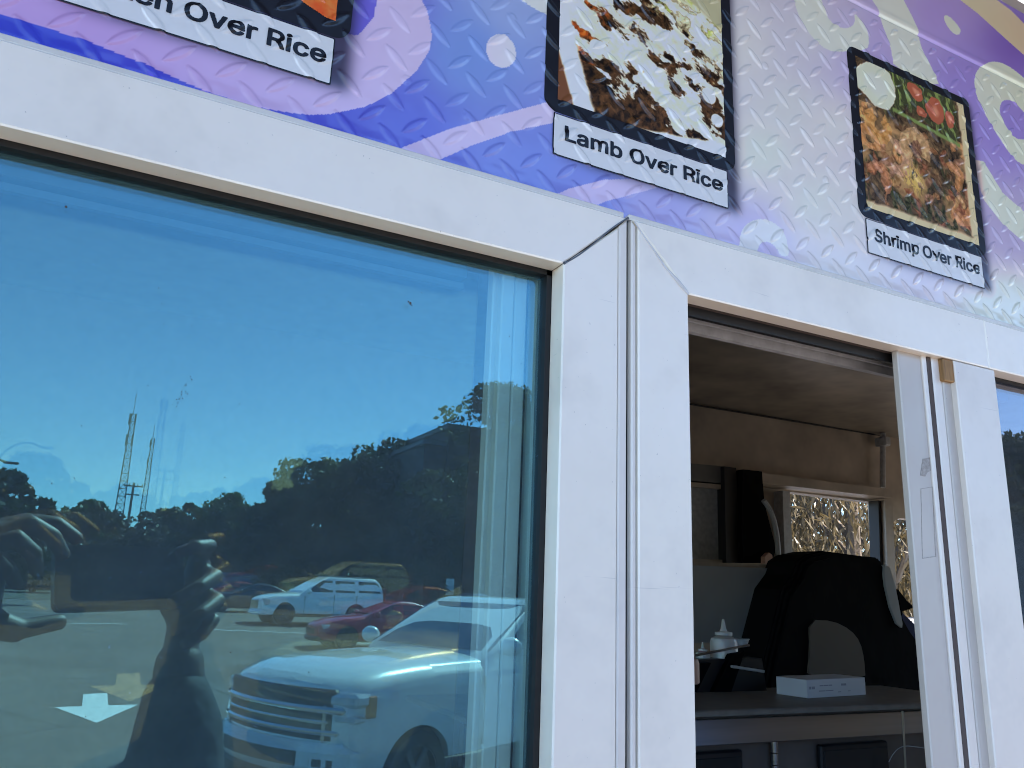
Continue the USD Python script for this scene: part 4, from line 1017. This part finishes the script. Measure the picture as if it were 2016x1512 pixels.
lattice('lattice_mast', 'taller nearer lattice radio mast above the tree line', 233, 812, 214, 170, 1.3, .5, 22)
lattice('lattice_mast', 'fainter thin radio mast right of the taller one', 279, 860, 262, 260, 1.2, .5, 24)
t = vat(264, 950, 95); b = np.array([t[0], t[1], ground_z(t[1])]); H = t[2] - b[2]
x = thing('utility_pole', 'wooden utility pole with a crossarm left of the trees', 'utility pole', b)
obj('pole', tube([(0, 0, 0), (0, 0, H)], [.17, .12], 10), M('pole_wood', (.16, .12, .09), .9), x)
obj('crossarm', cat(bx(-.95, .95, -.14, -.02, H - .45, H - .30), bx(-.7, .7, -.14, -.02, H - 1.35, H - 1.22)), M('pole_wood_b', (.15, .11, .08), .9), x)
obj('insulator', cat(*[cyl(.05, .2, c=(dx, -.08, H - .2)) for dx in (-.85, -.4, .4, .85)]), m_galv, x)
t = vat(31, 915, 60); b = np.array([t[0] - 2.6, t[1], ground_z(t[1])]); H = t[2] - b[2]
x = thing('street_lamp', 'street lamp whose flat head hangs at the left edge of the pane', 'street lamp', b)
obj('lamp_post', tube(curve([(0, 0, 0), (0, 0, H * .6), (.05, 0, H * .95), (.6, 0, H + .1), (2.0, 0, H + .12)], 20), .07, 8), m_galv, x)
obj('lamp_head', bevel_box(1.9, 2.75, -.18, .18, H + .02, H + .16, .04), m_coping, x)
sg0 = vat(887, 1118, 38); sg0[2] = ground_z(sg0[1])
x = thing('sign_post', 'small pale sign on a post in front of the brick building', 'sign', sg0)
obj('post', cyl(.035, 2.0, c=(0, 0, 1.0)), m_galv, x); obj('sign_plate', bevel_box(-.22, .22, .036, .05, 1.25, 2.05, .005), M('pale_sign', (.55, .58, .6), .5), x)

# ------------------------------------------------------------------ trees
rng = np.random.default_rng(11)


def leaf_mat(name, c, var=.45):
    c = np.array(c)
    return usdkit.material(stage, '/World/Looks/' + name, {
        'g': ('geometry', {}), 'rp': ('rgb_ramp', {'ramp': [(0, tuple(c * (1 - var))), (.6, tuple(c)), (1, tuple(c * (1 + var)))]}),
        'd': ('diffuse_bsdf', {}), 't': ('translucent_bsdf', {}), 'gl': ('glossy_bsdf', {'roughness': .45, 'color': (.5, .5, .5)}), 'x': ('mix_closure', {'fac': .35}), 'y': ('mix_closure', {'fac': .06})},
        [('g.random_per_island', 'rp.fac'), ('rp.color', 'd.color'), ('rp.color', 't.color'), ('d.BSDF', 'x.closure1'), ('t.BSDF', 'x.closure2'), ('x.closure', 'y.closure1'), ('gl.BSDF', 'y.closure2')], surface='y.closure')


ML_dark = leaf_mat('dark_leaves', (.075, .125, .05), .7); ML_mid = leaf_mat('olive_leaves', (.16, .17, .075), .6); ML_pale = leaf_mat('spring_leaves', (.14, .19, .07)); ML_gold = leaf_mat('hanging_moss', (.20, .15, .075), .45); ML_brown = leaf_mat('bare_twigs', (.16, .13, .08))
ML_palm = leaf_mat('palm_leaves', (.09, .12, .05)); ML_yel = leaf_mat('yellow_green_leaves', (.22, .22, .06))
m_bark = M('bark', (.12, .09, .065), .9, bump=(14, .6, .03))


def leaves(P, size, rs, elong=1.0, droop=0.0):
    n = len(P); a = rs.normal(size=(n, 3)); a[:, 2] -= droop; a /= np.linalg.norm(a, axis=1, keepdims=True)
    b = rs.normal(size=(n, 3)); b -= (a * b).sum(1, keepdims=True) * a; b /= np.linalg.norm(b, axis=1, keepdims=True)
    s = size * rs.uniform(.6, 1.4, (n, 1)); A = a * s * elong; Bv = b * s * .55
    V = np.stack([P - A, P + Bv, P + A, P - Bv], 1).reshape(-1, 3); i = np.arange(n) * 4
    return V, np.vstack([np.stack([i, i + 1, i + 2], 1), np.stack([i, i + 2, i + 3], 1)])


def tree(name, label, loc, h, cr, n, size, lm, seed, group=None, trunk=.35, lobes=26, elong=1.0, droop=0.0, low=.22, shape=1.0):
    rs = np.random.default_rng(seed); x = thing(name, label, 'tree', loc, 0, group)
    C = []; ring = []
    for k in range(lobes):
        f = rs.uniform(low, .93); prof = math.sin(math.pi * min(1, (f - low + .10) / (1.08 - low)) ** shape) ** .7
        a = rs.uniform(0, 2 * np.pi); r = cr * prof * rs.uniform(.25, .85); C.append((r * math.cos(a), r * math.sin(a), h * f, cr * rs.uniform(.22, .42) * (.6 + .4 * prof)))
    C.append((0, 0, h * .9, cr * .3)); C = np.array(C)
    k = rs.integers(0, len(C), n); d = rs.normal(size=(n, 3)); d /= np.linalg.norm(d, axis=1, keepdims=True)
    P = C[k, :3] + d * (C[k, 3] * rs.uniform(.35, 1.0, n) ** .5)[:, None] * np.array([1, 1, .8])
    keep = meshkit.noise(P * (2.2 / max(cr * .4, .6)), seed) > .36
    P = P[keep]; P = P[P[:, 2] > .1]; V, F = leaves(P, size, rs, elong, droop)
    limbs = [tube([(0, 0, -.1), (.02 * h * rs.normal(), .02 * h * rs.normal(), h * .35), (.03 * h * rs.normal() * .5, 0, h * .82)], [h * .022 * trunk / .35, h * .017 * trunk / .35, h * .004], 8)]
    for c in C[rs.permutation(len(C))[:12]]:
        z0 = max(h * .15, c[2] - cr * rs.uniform(.5, 1.0)); limbs.append(tube([(0, 0, z0), (c[0] * .5, c[1] * .5, (z0 + c[2]) / 2 - .1), c[:3]], [h * .009, h * .006, h * .002], 6))
    obj('trunk', cat(*limbs), m_bark, x); obj('crown', (V, F), lm, x)
    return x


# silhouette of the car park's tree line as the pane shows it: px of the middle, py of the top, distance, half width px, kind
rows = [(10, 926, 44, 70, 'd', 'dark rounded tree at the left edge of the pane'), (95, 1000, 66, 60, 'b', 'brown bare shrub tree right of the left edge tree'), (185, 982, 110, 34, 'p', 'pale round tree far off behind the phone'), (150, 1012, 75, 50, 'b', 'low brownish tree just above the phone'),
        (225, 1006, 80, 55, 'b', 'brownish tree under the radio mast'), (300, 1010, 78, 55, 'b', 'sparse brown tree above the right end of the phone'), (345, 1005, 84, 40, 'd', 'small dark tree left of the pale one'), (380, 988, 96, 30, 'p', 'small pale tree far beyond the dark row'),
        (400, 1018, 62, 45, 'd', 'low dark tree at the start of the row'), (448, 966, 70, 36, 'p', 'pale green tree rising behind the start of the dark row'), (465, 992, 58, 52, 'd', 'dark tree above the parked red car'), (515, 985, 64, 30, 'p', 'thin pale tree between two dark ones'),
        (555, 948, 56, 56, 'd', 'dark tree above the white SUV bonnet'), (615, 902, 55, 60, 'd', 'tall dark tree above the white SUV windscreen'), (655, 905, 72, 48, 'p', 'pale round tree crown peeping over the dark row'), (690, 905, 55, 60, 'd', 'dark tree above the white SUV roof'),
        (742, 880, 54, 66, 'd', 'broad dark tree left of the building step'), (800, 868, 53, 62, 'd', 'dark tree touching the brick wall'), (770, 880, 75, 34, 'p', 'sparse pale tree top behind the broad dark tree'), (855, 925, 44, 70, 'd', 'dark tree in front of the brick wall'),
        (930, 940, 42, 80, 'd', 'low dark tree right along the brick wall'), (1000, 746, 41, 100, 'k', 'tallest tree with a ragged brown crown in front of the building'), (1090, 780, 42, 80, 'd', 'dark tall tree at the right end of the pane'),
        (1210, 880, 44, 110, 'd', 'dark tree hidden mostly behind the frame'), (1400, 900, 46, 150, 'd', 'wide dark tree right of the frame')]
for i, (px, py, yv, hw, kd, lab) in enumerate(rows):
    t = vat(px, py, yv); l = t.copy(); l[2] = ground_z(t[1]); h = t[2] - l[2]
    cr = abs(vat(px + hw, py, yv)[0] - vat(px - hw, py, yv)[0]) / 2
    lm, n, sz = {'d': (ML_dark, 11000, .19), 'p': (ML_pale, 5200, .17), 'b': (ML_brown, 5200, .17), 'k': (ML_mid, 15000, .17)}[kd]
    if kd == 'd' and i % 3 == 1: lm = ML_mid
    nm = {'d': 'dark_tree', 'p': 'pale_tree', 'b': 'bare_tree', 'k': 'ragged_tree'}[kd]
    tree(nm, lab, l, h, max(cr * 1.15, h * (.46 if kd in 'db' else .36)), n, sz * max(1, yv / 55), lm, 100 + i, low={'d': .06, 'b': .06, 'k': .12}.get(kd, .3), lobes=34)
# more trees to the right of the pane, mirrored in the lilac one
for i, (X, Y, h) in enumerate(((42, -25, 11), (51, -30, 13), (59, -34.5, 14), (38, -22.5, 8.5), (70, -42, 17), (47, -29.5, 10), (35, -21, 6.5))):
    tree('dark_tree', ['dark tree mirrored low in the lilac pane, nearest the corner', 'dark tree mirrored in the lilac pane, second along', 'dark tree mirrored in the lilac pane, third along', 'tree behind the nearest one in the lilac pane', 'tall tree far back in the lilac pane',
                       'tall tree at the far right of the lilac pane', 'short bushy tree low in the lilac pane'][i], (X, Y, ground_z(Y)), h, h * .36, 4500, .2, ML_dark, 300 + i, low=.12)


def palm(loc, h, seed, label):
    rs = np.random.default_rng(seed); x = thing('palm', label, 'palm', loc)
    obj('trunk', tube([(0, 0, -.1), (.05, 0, h * .5), (0, .04, h * .75)], [.16, .13, .12], 10), m_bark, x)
    P = []; ms = []
    for k in range(34):
        a, e = rs.uniform(0, 2 * np.pi), rs.uniform(-.5, 1.2); L_ = rs.uniform(.7, 1.1) * h * .42
        d = np.array([math.cos(a) * math.cos(e), math.sin(a) * math.cos(e), math.sin(e)])
        b = np.array([0, 0, h * .76]); tp = b + d * L_; q = np.cross(d, [0, 0, 1]); q /= np.linalg.norm(q)
        for s_ in np.linspace(-1, 1, 9):
            ti = tp + q * s_ * L_ * .45 - [0, 0, abs(s_) * .10 + .1]; ms.append((b + d * L_ * .45, ti, q))
    V = []; F = []
    for i, (a_, t_, q) in enumerate(ms): V += [a_ - q * .01, a_ + q * .03, t_]; F.append((3 * i, 3 * i + 1, 3 * i + 2))
    obj('crown', (np.array(V), np.array(F)), ML_palm, x)


for i, (px, yv, h, lab) in enumerate(((828, 37, 2.6, 'stocky palm left of the pale sign'), (868, 38, 2.3, 'stocky palm touching the pale sign'), (790, 39, 1.9, 'small palm behind the white SUV'))):
    q = vat(px, 1130, yv); q[2] = ground_z(q[1]); palm(q, h, 60 + i, lab)
for i, (px, yv, h, lab) in enumerate(((560, 46, 1.3, 'yellow green clipped shrub above the white SUV bonnet'), (640, 47, 1.5, 'yellow green shrub above the white SUV roof'), (600, 49, 1.2, 'middle yellow green shrub behind the white SUV'), (500, 52, 1.4, 'green shrub left of the yellow ones'))):
    q = vat(px, 1130, yv); q[2] = ground_z(q[1]); tree('shrub', lab, q, h, 1.5, 1600, .09, ML_yel if i < 3 else ML_dark, 80 + i, lobes=12, low=.2)
# wood behind the truck: sunlit, hung with moss
wood = [(4.5, 12, 9), (7.5, 10.5, 8.5), (10.5, 12, 10), (13.5, 11, 9), (17, 13, 11), (20.5, 12, 10), (24, 15, 11), (9, 17, 12), (15, 18, 13), (21, 19, 13), (28, 18, 12), (2, 14, 10), (12, 23, 14), (26, 24, 14), (33, 22, 13)]
for i, (X, Y, h) in enumerate(wood):
    rs = np.random.default_rng(500 + i)
    x = thing('mossy_tree', 'sunlit mossy tree in the wood seen through the far windows', 'tree', (X, Y, GZ), 0, 'mossy trees behind the food truck')
    n = 15000; a = rs.uniform(0, 2 * np.pi, n); r = np.sqrt(rs.uniform(0, 1, n)) * h * .32; P = np.stack([r * np.cos(a), r * np.sin(a), rs.uniform(.12, 1.0, n) * h], 1)
    P = P[meshkit.noise(P * [1.5, 1.5, .4], 40 + i) > .43]
    V, F = leaves(P, .042, rs, 2.6, 2.2)
    obj('crown', (V, F), ML_gold, x)
    limbs = [tube([(0, 0, -.1), (.2 * rs.normal(), .2 * rs.normal(), h * .4), (.6 * rs.normal(), .4 * rs.normal(), h * .9)], [h * .020, h * .015, h * .004], 8)]
    for k in range(9):
        z0 = h * rs.uniform(.15, .6); a0 = rs.uniform(0, 2 * np.pi); limbs.append(tube([(0, 0, z0), (math.cos(a0) * h * .13, math.sin(a0) * h * .13, z0 + h * .12), (math.cos(a0) * h * .25, math.sin(a0) * h * .25, z0 + h * .33)], [h * .008, h * .006, h * .002], 6))
    obj('trunk', cat(*limbs), m_bark, x)
V, F = leaves(np.stack([rng.uniform(-20, 70, 14000), rng.uniform(26, 34, 14000), rng.uniform(0, 7.0, 14000) * rng.uniform(.3, 1, 14000) + GZ], 1), .3, rng, 1.6, 1.0)
tag(obj('far_wood', (V, F), ML_gold), 'far brown wood closing the view behind the food truck', 'wood', kind='stuff')
V, F = leaves(np.stack([rng.uniform(-70, 30, 16000), rng.uniform(-125, -108, 16000), rng.uniform(0, 7.5, 16000) * rng.uniform(.3, 1, 16000) + ground_z(-110)], 1), .5, rng)
tag(obj('far_tree_line', (V, F), ML_brown), 'low far tree line along the horizon in the pane', 'wood', kind='stuff')
V, F = leaves(np.stack([rng.uniform(2, 60, 9000), rng.uniform(-60, -53, 9000), rng.uniform(0, 1.6, 9000) * rng.uniform(.3, 1, 9000) + ground_z(-56)], 1), .2, rng)
tag(obj('undergrowth', (V, F), ML_dark), 'dark undergrowth along the edge of the car park', 'undergrowth', kind='stuff')
# ------------------------------------------------------------------ the photographer, seen in the pane
def PH(a, b, c): return EYE + RT * a + UP * b + FW * c


ph = thing('phone', 'dark phone held sideways in both hands, mirrored in the pane', 'phone', EYE)
def phm(poly, c0, c1):
    m = trimesh.creation.extrude_polygon(poly, c1 - c0); v = m.vertices
    m.vertices = RT * v[:, :1] + UP * v[:, 1:2] + FW * (v[:, 2:3] + c0); m.fix_normals(); return m
obj('case', phm(rrect(-.032, -.039, .136, .041, .010), -.0125, -.0035), M('phone_case', (.012, .015, .022), .45), ph)
obj('back_plate', phm(rrect(-.030, -.037, .134, .039, .009), -.0034, -.0028), M('phone_back', (.016, .020, .030), .18), ph)
obj('screen', phm(rrect(-.029, -.036, .133, .038, .006), -.0131, -.0126), M('dark_screen', (.01, .01, .012), .05), ph)
for a in (0, -.0, .021):
    pass
obj('lens_ring', phm(Point(0, 0).buffer(.0075), -.0027, -.0022), m_black2, ph)
obj('lens_ring', phm(Point(0, .019).buffer(.0065), -.0027, -.0022), m_black2, ph)


def chain(js):
    out = []
    for (p, r), (q, s_) in zip(js[:-1], js[1:]):
        out.append(m3.Manifold.batch_hull([m3.Manifold.sphere(r, 20).translate(list(map(float, p))), m3.Manifold.sphere(s_, 20).translate(list(map(float, q)))]))
    return out


def blend(parts, ln, it):
    m = m3.Manifold.batch_boolean(parts, m3.OpType.Add).refine_to_length(ln)
    g = m.to_mesh(); t = trimesh.Trimesh(g.vert_properties[:, :3], g.tri_verts, process=True)
    trimesh.smoothing.filter_taubin(t, iterations=it); return t


sR, sL = np.array([-.15, -.88, 1.20]), np.array([-.51, -.88, 1.20])
hip = np.array([-.33, -.94, .62]); neck = np.array([-.33, -.88, 1.26]); head = np.array([-.33, -.84, 1.415])
eR, eL = PH(.150, -.285, -.075), PH(-.40, -.10, -.09)
wR, wL = PH(.148, -.105, -.040), PH(-.165, -.025, -.040)
sk = []
# right hand: palm behind the end of the phone, fingers round its back
kn = [PH(.168, .036, -.012), PH(.172, .010, -.014), PH(.172, -.018, -.016), PH(.168, -.044, -.020)]
for k, c in enumerate(kn): sk += chain([(wR, .024), (PH(.152, -.055, -.032), .021), (c, .0125)])
sk += chain([(kn[0], .0115), (kn[1], .012), (kn[2], .012), (kn[3], .011)])
sk += chain([(kn[0], .0112), (PH(.166, .040, .012), .0102), (PH(.140, .036, .022), .0092), (PH(.122, .031, .014), .0080)])
sk += chain([(kn[1], .0115), (PH(.172, -.002, .013), .0106), (PH(.140, -.018, .024), .0096), (PH(.108, -.034, .013), .0083)])
sk += chain([(kn[2], .0112), (PH(.175, -.034, .011), .0103), (PH(.142, -.052, .022), .0094), (PH(.110, -.068, .012), .0080)])
sk += chain([(kn[3], .0100), (PH(.172, -.058, .002), .0092), (PH(.152, -.076, .006), .0084), (PH(.132, -.086, -.002), .0072)])
sk += chain([(PH(.150, -.05, -.036), .017), (PH(.135, -.020, -.045), .0125), (PH(.110, .004, -.036), .0105), (PH(.095, .012, -.024), .0088)])
# left hand: fingers over the top edge, thumb under the bottom edge
kl = [PH(-0.094, .058, -.012), PH(-0.102, .046, .004), PH(-0.114, .030, .010), PH(-0.126, .012, .010)]
for c in kl: sk += chain([(wL, .025), (PH(-0.141, .012, -.022), .021), (c, .0125)])
sk += chain([(PH(-0.141, .012, -.022), .026), (PH(-0.121, .030, -.006), .024), (PH(-0.106, .050, -.010), .018)])
sk += chain([(kl[0], .0115), (kl[1], .012), (kl[2], .012), (kl[3], .011)])
sk += chain([(kl[0], .0115), (PH(-0.066, .066, -.004), .0105), (PH(-0.036, .062, .006), .0096), (PH(-0.014, .046, .008), .0082)])
sk += chain([(kl[1], .0115), (PH(-0.070, .058, .016), .0104), (PH(-0.046, .044, .018), .0095), (PH(-0.030, .026, .010), .0080)])
sk += chain([(kl[2], .0110), (PH(-0.088, .038, .024), .0100), (PH(-0.068, .022, .022), .0090), (PH(-0.060, .006, .012), .0076)])
sk += chain([(kl[3], .0100), (PH(-0.106, .014, .024), .0090), (PH(-0.092, .0, .022), .0082), (PH(-0.082, -.010, .014), .0070)])
sk += chain([(PH(-0.161, -.012, -.030), .018), (PH(-0.121, -.045, -.020), .0140), (PH(-0.071, -.056, -.010), .0115), (PH(-0.026, -.050, -.007), .0092)])
sk += chain([(PH(-.108, .028, -.010), .025), (PH(-.112, -.010, -.012), .027), (PH(-.108, -.042, -.014), .021)])
sk += chain([(PH(-.108, -.042, -.014), .019), (PH(-.071, -.056, -.010), .0135)])
hands = sk
arms = chain([(wR, .031), (PH(.150, -.17, -.05), .038), (eR, .040), (sR, .052)]) + chain([(wL, .031), (PH(-.25, -.05, -.06), .038), (eL, .040), (sL, .052)])
core = chain([(sR, .055), (neck - [0, 0, .05], .06), (sL, .055)]) + chain([(neck - [0, 0, .06], .062), (neck + [0, .01, .06], .055)])
core += [m3.Manifold.batch_hull([m3.Manifold.sphere(.085, 20).translate([float(hip[0] + dx), float(hip[1]), float(hip[2] + dz)]) for dx in (-.10, .10) for dz in (0, .12)] + [m3.Manifold.sphere(.085, 20).translate([float(neck[0] + dx), float(neck[1] - .02), 1.13]) for dx in (-.12, .12)])]
hd = [m3.Manifold.batch_hull([m3.Manifold.sphere(.078, 24).translate(list(map(float, head + [0, -.02, .04]))), m3.Manifold.sphere(.068, 24).translate(list(map(float, head + [0, .03, .035]))), m3.Manifold.sphere(.045, 24).translate(list(map(float, head + [0, .045, -.075])))]),
      *chain([(head + [0, .088, .015], .010), (head + [0, .112, -.025], .014)]), *chain([(head + [-.028, .085, -.062], .009), (head + [.028, .085, -.062], .009)]),
      *[m3.Manifold.sphere(.028, 16).scale([.35, .8, 1.1]).translate(list(map(float, head + [s_ * .078, 0, .0]))) for s_ in (-1, 1)]]
fR, fL = np.array([-.21, -.96, GZ]), np.array([-.45, -.96, GZ])
legs = []
for f, sg in ((fR, 1), (fL, -1)):
    legs += chain([(hip + [sg * .09, 0, -.02], .085), (f + [0, .02, .48], .058), (f + [0, -.02, .10], .042)])
person = thing('person', 'person in a dark jacket raising a phone with both hands, mirrored in the pane', 'person', (hip[0], hip[1], GZ))
PO = np.array([hip[0], hip[1], GZ]); PL = lambda m: (m.apply_translation(-PO), m)[1]
m_skin = M('skin', (.075, .045, .034), .55, extra={'subsurface_weight': .15, 'subsurface_radius': (1, .35, .2), 'subsurface_scale': .004})
m_jack = M('dark_jacket', (.012, .014, .020), .8, var=(30, .4), bump=(45, .6, .006)); m_trou = M('dark_trousers', (.02, .022, .03), .85); m_hair = M('dark_hair', (.012, .009, .007), .5); m_shoe = M('black_shoe', (.015, .015, .015), .5)
obj('body', PL(blend(hands + arms + core + hd + legs, .0075, 8)), m_skin, person, smooth=True)
jk = chain([(PH(.146, -.150, -.046), .044), (PH(.152, -.19, -.055), .056), (eR + UP * .02, .068), (sR, .072)]) + chain([(PH(-.138, -.022, -.034), .045), (PH(-.165, -.030, -.045), .047), (PH(-.23, -.05, -.06), .056), (eL, .060), (sL, .072)])
jk += chain([(sR, .072), (neck - [0, 0, .06], .075), (sL, .072)])
jk += [m3.Manifold.batch_hull([m3.Manifold.sphere(.10, 20).translate([float(hip[0] + dx), float(hip[1]), float(hip[2] - .06)]) for dx in (-.11, .11)] + [m3.Manifold.sphere(.10, 20).translate([float(neck[0] + dx), float(neck[1] - .02), 1.13]) for dx in (-.14, .14)])]
obj('jacket', PL(blend(jk, .016, 6)), m_jack, person, smooth=True)
for sg, f in ((1, fR), (-1, fL)):
    t = chain([(hip + [sg * .09, 0, -.05], .098), (f + [0, .02, .48], .075), (f + [0, -.02, .09], .062)])
    obj('trouser_leg', PL(blend(t, .02, 5)), m_trou, person, smooth=True)
    t = chain([(f + [0, -.05, .045], .044), (f + [0, .08, .040], .040), (f + [0, .16, .034], .033)])
    obj('shoe', PL(blend(t, .015, 3)), m_shoe, person, smooth=True)
hr = m3.Manifold.batch_hull([m3.Manifold.sphere(.086, 24).translate(list(map(float, head + [0, -.022, .046]))), m3.Manifold.sphere(.074, 24).translate(list(map(float, head + [0, .012, .060])))]) - m3.Manifold.cube([.3, .3, .2], True).translate(list(map(float, head + [0, .16, -.05])))
g = hr.to_mesh(); obj('hair', PL(trimesh.Trimesh(g.vert_properties[:, :3], g.tri_verts)), m_hair, person, smooth=40)
for sg in (-1, 1):
    obj('eye', PL(sph(head + [sg * .030, .083, .012], .011, 2)), M('eye_white', (.6, .6, .58), .2) if sg < 0 else '/World/Looks/eye_white', person)
